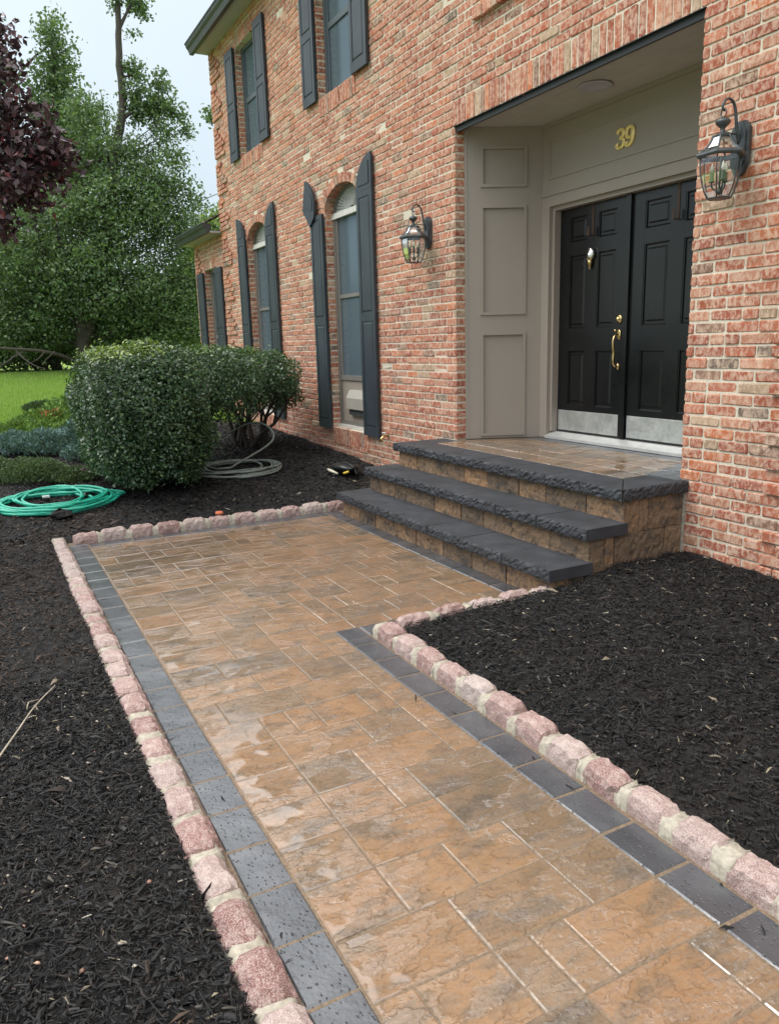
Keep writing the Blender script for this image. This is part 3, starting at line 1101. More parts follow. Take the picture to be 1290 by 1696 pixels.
for zi in range(0, 88):
    zmid = (zi + .5) * CH
    blk = list(blocks)
    if zmid < .52: blk.append(STEP_B)
    xr = .6 if zmid < 4.6 else -4.0
    course(XC, xr, zi, 0.0, blk, -3.27, (W1, W2), q_main)
for zi in range(1, 49):
    course(XW, XC, zi, YW, [WW, (WW[0], WW[1], .305, .505), (WW[0] - .05, WW[1] + .05, 2.80, 3.0)], -12.72, (), q_wing)
soldiers(-5.875, -3.285, 3.2, 3.4)
for w in (W1, W2):
    soldiers(w['x0'], w['x1'] + .03, .305, .505, y=-.004)
    cx = (w['x0'] + w['x1']) / 2
    a0 = (w['x1'] - w['x0']) / 2; b0 = w['zr']
    n = 15
    for i in range(n):                       # arch ring: tapered bricks set round the opening
        t0 = math.pi * (i + .06) / n; t1 = math.pi * (i + .94) / n
        m = MB(); m.tint = tint_brick(3)
        def pt(t, g): return (cx - (a0 + g) * math.cos(t), w['zs'] + (b0 + g) * math.sin(t))
        poly = [pt(t0, 0), pt(t1, 0), pt(t1, .10), pt(t0, .10)]
        yf = random.gauss(-.007, .002)
        m.prism(poly[::-1], yf, yf + .11)
        xx = [p[0] for p in poly]; zz = [p[1] for p in poly]
        BR.append(((min(xx), max(xx), min(zz), max(zz), yf), m))
for u in (U1, U2):
    soldiers(u[0], u[1] + .02, 3.9333, 4.1333, y=-.006)
    soldiers(u[0], u[1], 5.5333, 5.7333)
soldiers(-5.52, -3.6, 3.8667, 3.96, y=-.045, dep=.07)
soldiers(WW[0] - .0, WW[1] + .0, .305, .505, y=YW - .004)
soldiers(WW[0] - .05, WW[1] + .05, 2.80, 3.0, y=YW)


def view_area(r):
    x0, x1, z0, z1, y = r
    pts = []
    for x, z in ((x0, z0), (x1, z0), (x1, z1), (x0, z1)):
        px, py, d = seen((x, y, z))
        if d < .1 or not (-5 < px < 1295 and -5 < py < 1700): return 0
        pts.append((px, py))
    return abs(sum(pts[i][0] * pts[(i + 1) % 4][1] - pts[(i + 1) % 4][0] * pts[i][1] for i in range(4))) / 2


order = sorted(range(len(BR)), key=lambda i: -view_area(BR[i][0]))
for i in order[:295]:
    BR[i][1].build('brick', MAT['brick'], house, tint=True)
rest = MB()
for i in order[295:]:
    m = BR[i][1]
    rest.t.extend(m.t); b = len(rest.v); rest.v.extend(m.v)
    rest.f.extend([tuple(k + b for k in f) for f in m.f]); rest.sm.extend(m.sm)
rest.build('brickwork', MAT['brick'], house, (-6, 0, 0), kind='stuff', tint=True)

# ------------------------------------------------------------------ eaves, gutters, roofs
m = MB()
m.box(XC - .02, 3.2, -.235, -.0, 5.83, 5.86)
m.build('soffit', MAT['soffit'], house)


def gutter(x0, x1, y, z):
    m = MB()
    prof = [(y, z - .03), (y - .055, z - .03), (y - .078, z + .03), (y - .105, z + .062), (y - .118, z + .10), (y - .128, z + .10), (y - .128, z + .115), (y - .108, z + .115), (y, z + .115)]
    m.prism(prof[::-1], x0, x1, axis='x')
    return m.build('gutter', MAT['dark_trim'], house)


gutter(XC - .03, 3.3, -.238, 5.83)
gutter(XW - .10, XC - .003, -.19, 3.29)
m = MB()
m.box(XW - .08, XC - .003, -.188, YW + .0, 3.262, 3.29)
m.build('soffit', MAT['soffit'], house)
m = MB()
m.box(XW - .08, XC - .003, -.189, -.16, 3.291, 3.40)
m.box(XC - .02, 3.2, -.237, -.21, 5.861, 5.96)
m.build('fascia', MAT['dark_trim'], house)


def roof(x0, x1, y0, z0, y1, z1, name='roof'):
    m = MB()
    s = Vector((0, y1 - y0, z1 - z0)); Ls = s.length
    n = int(Ls / .14)
    up = Vector((0, -(z1 - z0), y1 - y0)).normalized()
    for i in range(n):
        a = Vector((0, y0, z0)) + s * (i / n) + up * .012
        b = Vector((0, y0, z0)) + s * ((i + 1) / n)
        m.add([(x0, a.y, a.z), (x1, a.y, a.z), (x1, b.y, b.z), (x0, b.y, b.z), (x0, a.y, a.z - .03), (x1, a.y, a.z - .03)], [(0, 1, 2, 3), (4, 5, 1, 0), (0, 3, 4), (1, 5, 2)])
    return m.build(name, MAT['shingle'], house)


roof(XC - .06, 3.3, -.30, 5.96, 4.5, 9.1)
roof(XC - .12, 3.3, 9.5, 5.95, 4.5, 9.1)
roof(XW - .12, XC + .001, -.26, 3.42, 4.5, 5.9)

# ------------------------------------------------------------------ windows
MF = lambda ox, oy, oz: Matrix(((1, 0, 0, ox), (0, 0, -1, oy), (0, 1, 0, oz), (0, 0, 0, 1)))   # (u,v,w) -> (x, -depth, z)


def curtain(x0, x1, z0, z1, y, win):
    n = int((x1 - x0) / .018)
    V, Qs = [], []
    for i in range(n + 1):
        x = x0 + (x1 - x0) * i / n
        yy = y + .022 * math.sin(i * .8) + .012 * math.sin(i * .37 + 1)
        V += [(x, yy, z0), (x, yy, z1)]
    for i in range(n): Qs.append((2 * i, 2 * i + 2, 2 * i + 3, 2 * i + 1))
    return raw_mesh('curtain', V, Qs, MAT['curtain'], win, (x0, y, z0), smooth=True)


def tall_window(w):
    x0, x1, z0, zs = w['x0'], w['x1'], w['z0'], w['zs']
    win = empty('window', ((x0 + x1) / 2, .09, z0), parent=house, label='tall arched window with sunburst fanlight and lower vent panel')
    y = .092
    f = MB()
    f.box(x0, x0 + .055, y, y + .06, z0 + .036, zs)
    f.box(x1 - .055, x1, y, y + .06, z0 + .036, zs)
    f.box(x0 + .055, x1 - .055, y + .004, y + .06, 1.06, 1.115)
    f.box(x0 + .055, x1 - .055, y + .003, y + .06, z0 + .036, z0 + .08)
    f.box(x0 + .055, x0 + .10, y + .012, y + .055, 1.115, 2.86)
    f.box(x1 - .10, x1 - .055, y + .012, y + .055, 1.115, 2.86)
    f.box(x0 + .10, x1 - .10, y + .010, y + .055, 1.99, 2.03)
    f.build('frame', MAT['window_frame'], win)
    f = MB()
    f.box(x0 + .002, x1 - .002, y - .018, y + .05, 2.862, 2.895)
    f.box(x0 + .002, x1 - .002, y - .006, y + .05, 2.898, 2.928)
    f.build('transom_bar', MAT['white_sill'], win)
    f = MB(); f.box(x0 + .002, x1 - .002, y - .035, y + .05, z0, z0 + .034); f.build('sill', MAT['white_sill'], win)
    g = MB(); g.box(x0 + .10, x1 - .10, y + .026, y + .030, 1.115, 2.86); g.build('glass', MAT['glass'], win)
    curtain(x0 + .06, x1 - .06, 1.12, 2.86, y + .11, win)
    v = MB(); v.box(x0 + .055, x1 - .055, y + .02, y + .05, z0 + .08, 1.06); v.build('vent_panel', MAT['taupe'], win)
    v = MB()
    v.prism([(y + .02, .735), (y - .045, .735), (y - .045, .86), (y + .0, .95), (y + .02, .95)][::-1], x0 + .28, x1 - .12, axis='x')
    v.build('vent_hood', MAT['vent_grey'], win)
    v = MB()
    v.box(x0 + .30, x1 - .14, y - .02, y + .02, .665, .733)
    v.build('vent_underside', MAT['fan_dark'], win)  # dark box below the hood, its underside
    # fanlight: pleated half round with spokes
    cx = (x0 + x1) / 2; a = (x1 - x0) / 2; b = w['zr']
    N_ = 20
    fb = MB()
    pts = [(cx - (a - .004) * math.cos(math.pi * i / N_), zs + (b - .004) * math.sin(math.pi * i / N_)) for i in range(N_ + 1)]
    fb.prism(pts[::-1], y + .045, y + .055)
    fb.build('fan_back', MAT['fan_dark'], win)
    fw = MB()
    ns = 18
    for i in range(ns):
        right = i / ns > .62
        g0 = .10 if not right else .30
        t0 = math.pi * (i + g0) / ns; t1 = math.pi * (i + 1 - g0) / ns
        p = lambda t, k: (cx - (a - .03) * k * math.cos(t), zs + .004 + (b - .025) * k * math.sin(t))
        q = [p(t0, .12), p(t1, .12), p(t1, .98), p(t0, .98)]
        fw.prism(q[::-1], y + .030, y + .044)
    fw.lathe([(.05, 0), (.05, .004)], (cx, y + .04, zs + .003), 8)
    fw.build('fan_pleats', MAT['fan_white'], win)
    ar = MB()
    for p, q in zip(pts[:-1], pts[1:]):
        k = .92
        pi_ = (cx + (p[0] - cx) * k, zs + (p[1] - zs) * k - .004); qi = (cx + (q[0] - cx) * k, zs + (q[1] - zs) * k - .004)
        ar.prism([p, pi_, qi, q], y + .008, y + .05)
    ar.build('fan_frame', MAT['window_frame'], win)
    return win


def sash_window(x0, x1, z0, z1, y, label=None):
    win = empty('window', ((x0 + x1) / 2, y, z0), parent=house, label=label)
    f = MB()
    f.box(x0, x0 + .06, y, y + .06, z0, z1)
    f.box(x1 - .06, x1, y, y + .06, z0, z1)
    f.box(x0 + .06, x1 - .06, y + .002, y + .06, z0, z0 + .045)
    f.box(x0 + .06, x1 - .06, y + .002, y + .06, z1 - .045, z1)
    f.box(x0 + .06, x0 + .10, y + .012, y + .056, z0 + .045, z1 - .045)
    f.box(x1 - .10, x1 - .06, y + .012, y + .056, z0 + .045, z1 - .045)
    zm = (z0 + z1) / 2 + .02
    f.box(x0 + .10, x1 - .10, y + .010, y + .055, zm - .03, zm + .03)
    f.build('frame', MAT['screen_frame'] if z0 > 3 else MAT['window_frame'], win)
    g = MB(); g.box(x0 + .10, x1 - .10, y + .026, y + .030, z0 + .045, zm - .03); g.build('glass', MAT['glass'], win)
    g = MB(); g.box(x0 + .10, x1 - .10, y + .026, y + .030, zm + .03, z1 - .045); g.build('glass', MAT['glass'], win)
    curtain(x0 + .06, x1 - .06, z0 + .05, z1 - .05, y + .10, win)
    return win


tall_window(W1); tall_window(W2)
sash_window(*U1, .092); sash_window(*U2, .092)
sash_window(*WW, .13)


# ------------------------------------------------------------------ shutters
def shutter(x0, x1, z0, z1, arch=None, y=-.046, cuts=None, label=None, broken=False, tail=.0):
    s = empty('shutter', ((x0 + x1) / 2, y, z0), parent=house, label=label)
    zt = z1
    b = MB()
    b.box(x0, x1, y + .007, y + .028, z0, zt)                       # backing
    st = .052
    b.box(x0 + .0, x0 + st, y, y + .007, z0, zt)
    b.box(x1 - st, x1, y, y + .007, z0, zt)
    cuts = cuts or [(z0 + .09, (z0 + z1) / 2 - .035), ((z0 + z1) / 2 + .035, zt - .09)]
    z = z0
    for a, c in cuts + [(zt, zt)]:
        b.box(x0 + st, x1 - st, y + .0005, y + .007, z, a)
        z = c
    b.build('shutter_frame', MAT['shutter'], s)
    for a, c in cuts:
        p = MB()
        p.bevel_box(x0 + st + .007, x1 - st - .007, a + .007, c - .007, -.0069, .001, .018, MF(0, y, 0))
        p.build('shutter_panel', MAT['shutter'], s)
    if arch:
        w = x1 - x0; R = .33
        N_ = 10
        cur = [(w * (1 - math.cos(math.pi / 2 * i / N_)), R * math.sin(math.pi / 2 * i / N_)) for i in range(N_ + 1)]
        poly = [(0, 0)] + cur[0:] + [(w, 0)]
        poly = [(0, -.0)] + cur[1:] + [(w, -.0)]
        inn = [(.052 + (p[0]) * .72, .055 + p[1] * .70) for p in cur]
        inn = [(st, .05)] + [(st + (w - 2 * st) * (1 - math.cos(math.pi / 2 * i / N_)), .05 + (R - .12) * math.sin(math.pi / 2 * i / N_)) for i in range(1, N_ + 1)] + [(w - st, .05)]
        if arch == 'L':
            poly = [(w - p[0], p[1]) for p in poly][::-1]; inn = [(w - p[0], p[1]) for p in inn][::-1]
        if broken:
            ang, ox, oz, yy = math.radians(-17), x0 - .16, z1 + .10, y - .022
        else:
            ang, ox, oz, yy = 0.0, x0, z1 + .0015, y
        rot = lambda p: (ox + p[0] * math.cos(ang) - p[1] * math.sin(ang), oz + p[0] * math.sin(ang) + p[1] * math.cos(ang))
        t = MB()
        if broken:      # the loose top tapers to a point at its lower end too
            low = [(w * .95, -.02), (w * .62, -.19)] if arch == 'L' else [(w * .38, -.19), (w * .05, -.02)]
            poly = [p for p in poly if p[1] > 0.001]
            poly = poly + ([(w * .02, -.08), (w * .55, -.17)] if False else [])
            base = [(.0, .0), (w * .72, -.14), (w, -.02)]
            poly = sorted(poly, key=lambda p: 0) if False else poly
            poly = base + [p for p in poly]
            # order counter-clockwise around the centre
            cxp = sum(p[0] for p in poly) / len(poly); czp = sum(p[1] for p in poly) / len(poly)
            poly.sort(key=lambda p: math.atan2(p[1] - czp, p[0] - cxp))
            poly = poly[::-1]
        t.prism([rot(p) for p in poly], yy, yy + .026)
        t.build('shutter_top', MAT['shutter'], s, label='loose arched top hanging askew' if broken else None)
        t = MB()
        t.prism([rot(p) for p in inn], yy - .007, yy - .0005)
        t.build('shutter_panel', MAT['shutter'], s)
    return s


for w in (W1, W2):
    near = w is W1
    shutter(w['x0'] - .345, w['x0'] - .002, .49, 2.93 if near else 2.99, 'L', cuts=[(.585, 1.70), (1.785, 2.88 if near else 2.93)], broken=near,
            label='tall shutter whose arched top has come loose' if near else None)
    shutter(w['x1'] + .002, w['x1'] + .355, .49, 2.99, 'R', cuts=[(.585, 1.70), (1.785, 2.93)])
for u in (U1, U2):
    shutter(u[0] - .36, u[0] - .004, 4.115, 5.555, cuts=[(4.21, 4.77), (4.85, 5.46)])
    shutter(u[1] + .004, u[1] + .36, 4.115, 5.555, cuts=[(4.21, 4.77), (4.85, 5.46)])
shutter(WW[0] - .385, WW[0] - .004, .49, 2.77, y=YW - .046, cuts=[(.585, 1.70), (1.785, 2.68)])
shutter(WW[1] + .004, WW[1] + .42, .49, 2.77, y=YW - .046, cuts=[(.585, 1.70), (1.785, 2.68)])

# ------------------------------------------------------------------ recessed entry
XE0, XE1 = -5.84, -3.32
YB = .70
ZC = 3.205
TP = MAT['taupe']
# ceiling of long boards running into the recess
random.seed(3)
cl = empty('entry_ceiling', (-4.58, .35, ZC), parent=house)
yb = .03
while yb < YB + .02:
    m = MB(); y2 = min(yb + .115, YB + .03)
    m.box(XE0 + .003, XE1 - .003, yb + .0012, y2 - .0012, ZC - random.uniform(0, .0012), ZC + .02)
    m.build('board', MAT['ceiling'], cl)
    yb = y2
m = MB(); m.box(XE0 - .1, XE1 + .1, .02, YB + .3, ZC + .022, ZC + .06); m.build('backing', MAT['flashing'], cl)
m = MB()
m.lathe([(.0, -.002), (.115, -.002), (.125, -.010), (.115, -.016), (.085, -.012), (.07, -.006), (.0, -.004)][::-1], (-4.57, .36, ZC), 28)
m.build('ceiling_light', MAT['soffit'], cl)
# dark steel lintel trim
m = MB(); m.box(XE0 + .002, XE1 - .002, .012, .030, 3.156, 3.196); m.box(XE0 - .01, XE1 + .01, -.012, .011, 3.1962, 3.2); m.build('lintel_trim', MAT['flashing'], house)


def splay(A, B, name='side_panel'):
    """panelled board standing from A (front) to B (back) in plan, seen from its right hand"""
    A = Vector((*A, 0)); B = Vector((*B, 0))
    u = (B - A); Lu = u.length; u.normalize()
    nrm = Vector((u.y, -u.x, 0))
    if nrm.y > 0: nrm = -nrm
    M = Matrix(((u.x, 0, nrm.x, A.x), (u.y, 0, nrm.y, A.y), (0, 1, 0, 0), (0, 0, 0, 1)))
    flip = M.to_3x3().determinant() < 0
    if flip:
        M = Matrix(((-u.x, 0, nrm.x, B.x), (-u.y, 0, nrm.y, B.y), (0, 1, 0, 0), (0, 0, 0, 1)))
    pn = empty(name, (A.x, A.y, .605), parent=house)
    a, b = (.115, .505) if not flip else (Lu - .505, Lu - .115)
    zs = [(.632, 1.532), (1.688, 2.585), (2.735, 3.05)]
    bd = MB()
    bd.box(-.0, Lu, .604, ZC - .002, -.03, -.012, M)
    bd.box(0, a, .604, ZC - .002, -.012, 0, M); bd.box(b, Lu, .604, ZC - .002, -.012, 0, M)
    z = .604
    for z0, z1 in zs + [(ZC - .002, 0)]:
        bd.box(a, b, z, z0, -.012, -.0004, M); z = z1
    bd.build('panel_board', TP, pn)
    for z0, z1 in zs:
        mo = MB()
        w_ = .020
        mo.box(a - .004, a + w_, z0 - .004, z1 + .004, -.010, .015, M)
        mo.box(b - w_, b + .004, z0 - .004, z1 + .004, -.010, .015, M)
        mo.box(a + w_, b - w_, z0 - .004, z0 + w_, -.010, .0145, M)
        mo.box(a + w_, b - w_, z1 - w_, z1 + .004, -.010, .0145, M)
        mo.build('panel_moulding', TP, pn)
    # corner bead against the brick
    e = MB()
    if not flip: e.box(-.022, .0, .604, ZC - .002, -.03, .006, M)
    else: e.box(Lu, Lu + .022, .604, ZC - .002, -.03, .006, M)
    e.build('corner_bead', MAT['sill_metal'] if False else TP, pn)
    return pn


splay((XE0 + .012, .112), (-5.56, YB))
splay((XE1 - .012, .112), (-3.60, YB))
m = MB(); m.box(-5.60, -3.56, YB - .014, YB - .0005, 3.172, ZC - .002); m.build('crown_moulding', TP, house)
# door surround
sur = empty('door_surround', (-4.58, YB, .6), parent=house)
m = MB()
m.box(-5.58, -5.465, YB, YB + .13, .604, 2.553)
m.box(-3.70, -3.58, YB, YB + .13, .604, 2.553)
m.box(-5.58, -3.58, YB, YB + .13, 2.553, ZC)
m.build('casing', TP, sur)
m = MB()
m.box(-5.465, -5.435, YB + .035, YB + .13, .66, 2.553); m.box(-3.73, -3.70, YB + .035, YB + .13, .66, 2.553); m.box(-5.435, -3.73, YB + .035, YB + .13, 2.52, 2.553)
m.build('door_stop', TP, sur)
m = MB()
fz0, fz1, fx0, fx1 = 2.765, 3.085, -5.485, -3.66
w_ = .018
for d, k in ((0, .008), (w_, .004)):
    m.box(fx0 + d, fx0 + d + w_, YB - k, YB - .0005, fz0 + d, fz1 - d); m.box(fx1 - d - w_, fx1 - d, YB - k, YB - .0005, fz0 + d, fz1 - d)
    m.box(fx0 + d + w_, fx1 - d - w_, YB - k * .95, YB - .0005, fz0 + d, fz0 + d + w_); m.box(fx0 + d + w_, fx1 - d - w_, YB - k * .95, YB - .0005, fz1 - d - w_, fz1 - d)
m.build('frieze_moulding', TP, sur)
m = MB(); m.box(-5.565, -3.595, YB - .012, YB - .0005, 2.638, 2.650); m.build('header_moulding', TP, sur)
m = MB()
m.prism([(YB - .02, .6035), (YB + .13, .6035), (YB + .13, .66), (YB + .07, .655), (YB - .02, .625)], -5.462, -3.702, axis='x')
m.build('threshold', MAT['sill_metal'], sur)

# house number: brushed brass figures 3 and 9
NUMS = {'3': [[(.06, .78), (.12, .93), (.30, 1.0), (.50, .95), (.60, .78), (.50, .60), (.30, .53)], [(.30, .53), (.55, .47), (.66, .27), (.54, .07), (.30, .0), (.10, .06), (.02, .24)]],
        '9': [[(.60, .70), (.52, .48), (.30, .42), (.10, .52), (.03, .71), (.12, .92), (.33, 1.0), (.54, .91), (.62, .70), (.60, .42), (.50, .16), (.28, .01), (.08, .06), (.04, .20)]]}


def catmull(P, n=5):
    P = [np.array(p, float) for p in P]
    P = [2 * P[0] - P[1]] + P + [2 * P[-1] - P[-2]]
    o = []
    for i in range(1, len(P) - 2):
        for k in range(n):
            t = k / n
            a, b, c, d = P[i - 1], P[i], P[i + 1], P[i + 2]
            o.append(.5 * (2 * b + (c - a) * t + (2 * a - 5 * b + 4 * c - d) * t * t + (3 * b - a - 3 * c + d) * t ** 3))
    o.append(P[-2])
    return o


def numeral(ch, x, z, h, y):
    m = MB()
    for st in NUMS[ch]:
        pts = catmull(st, 6)
        n = len(pts)
        V, F = [], []
        for i, p in enumerate(pts):
            t = pts[min(i + 1, n - 1)] - pts[max(i - 1, 0)]; t = t / np.linalg.norm(t)
            nn = np.array([-t[1], t[0]])
            wd = .075 + .065 * abs(t[1]) + (.03 if (i < 2 or i > n - 3) else 0)     # thick uprights, thin turns, ball ends
            for s, dy in ((1, .012), (1, 0), (0, -.004), (-1, 0), (-1, .012)):
                q = p + nn * wd * s
                V.append((x + (q[0] + .02 * q[1]) * h * .90, y + dy, z + q[1] * h))
        for i in range(n - 1):
            for k in range(4): F.append((i * 5 + k, (i + 1) * 5 + k, (i + 1) * 5 + k + 1, i * 5 + k + 1))
        F.append((0, 1, 2, 3, 4)); F.append(tuple((n - 1) * 5 + k for k in (4, 3, 2, 1, 0)))
        m.add(V, F)
    return m.build('house_number', MAT['gold'], sur)


numeral('3', -4.690, 2.838, .126, YB - .014)
numeral('9', -4.596, 2.838, .126, YB - .014)

# ------------------------------------------------------------------ double door
YD = .80


def door_leaf(x0, x1, label, left):
    d = empty('door', ((x0 + x1) / 2, YD, .66), parent=house, label=label)
    z0, z1 = .662, 2.548
    st, mid = .125, .125
    cw = (x1 - x0 - 2 * st - mid) / 2
    cols = [(x0 + st, x0 + st + cw), (x1 - st - cw, x1 - st)]
    rows_ = [(.90, 1.36), (1.545, 2.14), (2.25, 2.445)]
    b = MB()
    b.box(x0, x1, YD + .012, YD + .045, z0, z1)
    b.box(x0, x0 + st, YD, YD + .012, z0, z1); b.box(x1 - st, x1, YD, YD + .012, z0, z1)
    b.box(cols[0][1], cols[1][0], YD, YD + .012, z0, z1)
    for c0, c1 in cols:
        z = z0
        for r0, r1 in rows_ + [(z1, z1)]:
            b.box(c0, c1, YD + .0004, YD + .012, z, r0); z = r1
    b.build('door_body', MAT['door_black'], d)
    for c0, c1 in cols:
        for r0, r1 in rows_:
            p = MB()
            p.bevel_box(c0 + .012, c1 - .012, r0 + .012, r1 - .012, -.0119, -.001, .030, MF(0, YD, 0))
            # sticking moulding round the panel
            for (a0, a1, b0, b1) in ((c0, c0 + .011, r0, r1), (c1 - .011, c1, r0, r1)): p.box(a0, a1, YD + .003, YD + .0118, b0, b1)
            p.add([(c0, YD + .0005, r1), (c1, YD + .0005, r1), (c1 - .012, YD + .0117, r1 - .012), (c0 + .012, YD + .0117, r1 - .012)], [(3, 2, 1, 0)])
            p.add([(c0, YD + .0005, r0), (c1, YD + .0005, r0), (c1 - .012, YD + .0117, r0 + .012), (c0 + .012, YD + .0117, r0 + .012)], [(0, 1, 2, 3)])
            p.build('door_panel', MAT['door_black'], d)
    k = MB(); k.bevel_box(x0 + .012, x1 - (.05 if left else .012), .675, .850, .0003, .0022, .0015, MF(0, YD, 0)); k.build('kick_plate', MAT['steel'], d)
    s = MB(); s.box(x0 + .004, x1 - .004, YD - .004, YD - .0006, .6625, .672); s.build('door_sweep', MAT['blue_rubber'], d)
    xc = (x0 + x1) / 2
    h = MB()
    h.box(xc - .011, xc + .011, YD - .0035, YD - .0006, 2.27, z1 + .002)
    h.box(xc - .011, xc + .011, YD - .05, YD - .0036, 2.27, 2.2735)
    h.box(xc - .011, xc + .011, YD - .053, YD - .0501, 2.27, 2.34)
    h.build('wreath_hook', MAT['rust_brown'], d)
    return d


dl = door_leaf(-5.435, -4.640, 'left leaf with brass handle, deadbolt and knocker', True)
dr = door_leaf(-4.605, -3.73, 'right leaf without hardware', False)
m = MB(); m.box(-4.655, -4.607, YD - .022, YD - .0007, .668, 2.545); m.build('astragal', MAT['door_black'], dr)
# knocker
kx, kz = -5.045, 2.10
m = MB()
m.lathe([(.0, -.016), (.022, -.012), (.036, 0), (.038, .012), (.03, .026), (.0, .034)], (0, 0, 0), 14)
Mk = Matrix(((1.2, 0, 0, kx), (0, 0, -1, YD - .006), (0, 1.5, 0, kz + .03), (0, 0, 0, 1)))
m.v = [tuple(Mk @ Vector(p)) for p in m.v]
m.build('knocker_plate', MAT['chrome'], dl)
m = MB()
ring = [(kx + .030 * math.sin(a), YD - .024, kz + .015 - .034 * math.cos(a)) for a in np.linspace(-2.4, 2.4, 14)]
m.tube(ring, [.006 + .004 * (1 - abs(i - 6.5) / 6.5) for i in range(14)], 8)
m.lathe([(.0, -.055), (.010, -.05), (.012, -.03), (.02, -.01), (.024, .012), (.012, .02), (0, .022)], (kx, YD - .018, kz - .035), 10)
m.build('door_knocker', MAT['brass'], dl)
# deadbolt
hx = -4.705
m = MB()
m.lathe([(.0, .0), (.034, .0), (.034, .006), (.026, .014), (.018, .018), (.017, .03), (.0, .032)], (0, 0, 0), 20)
Md = Matrix(((1, 0, 0, hx), (0, 0, -1, YD - .0008), (0, 1, 0, 1.606), (0, 0, 0, 1)))
m.v = [tuple(Md @ Vector(p)) for p in m.v]
m.build('deadbolt', MAT['brass'], dl)
# grip handle
m = MB()
for zz, r in ((1.485, .030), (1.235, .020)):
    b = len(m.v)
    m.lathe([(.0, .0), (r, .0), (r, .005), (r * .75, .012), (.0, .014)], (0, 0, 0), 18)
    Mh = Matrix(((.8, 0, 0, hx), (0, 0, -1, YD - .0008), (0, 1.35, 0, zz), (0, 0, 0, 1)))
    m.v[b:] = [tuple(Mh @ Vector(p)) for p in m.v[b:]]
grip = [(hx, YD - .012, 1.49), (hx, YD - .045, 1.475), (hx, YD - .062, 1.44), (hx, YD - .062, 1.39), (hx, YD - .055, 1.34), (hx, YD - .058, 1.29), (hx, YD - .05, 1.255), (hx, YD - .03, 1.238), (hx, YD - .012, 1.235)]
m.tube(catmull(grip, 4), [.0085 + .003 * math.sin(i / 32 * math.pi) for i in range(33)], 10)
m.tube([(hx, YD - .015, 1.515), (hx, YD - .035, 1.520), (hx, YD - .052, 1.512)], [.006, .007, .010], 8)
m.build('door_handle', MAT['brass'], dl)
# outside tap on the wall
tap = empty('wall_tap', (-7.16, 0, .52), parent=house)
m = MB()
m.tube([(-7.16, .0, .52), (-7.16, -.06, .52), (-7.16, -.085, .50), (-7.16, -.095, .465)], [.012, .012, .013, .014], 10)
m.build('spout', MAT['brass'], tap)
m = MB()
m.tube([(-7.16 + .035 * math.cos(a), -.055 + 0.01 * math.sin(a), .555 + .0 * a) for a in np.linspace(0, 6.28, 13)[:-1]], .006, 6, closed=True)
m.tube([(-7.16, -.055, .52), (-7.16, -.055, .556)], .006, 6); m.box(-7.195, -7.125, -.058, -.052, .553, .557)
m.build('tap_wheel', MAT['sill_metal'], tap)


# ------------------------------------------------------------------ wall lanterns
BASE_MB = MB


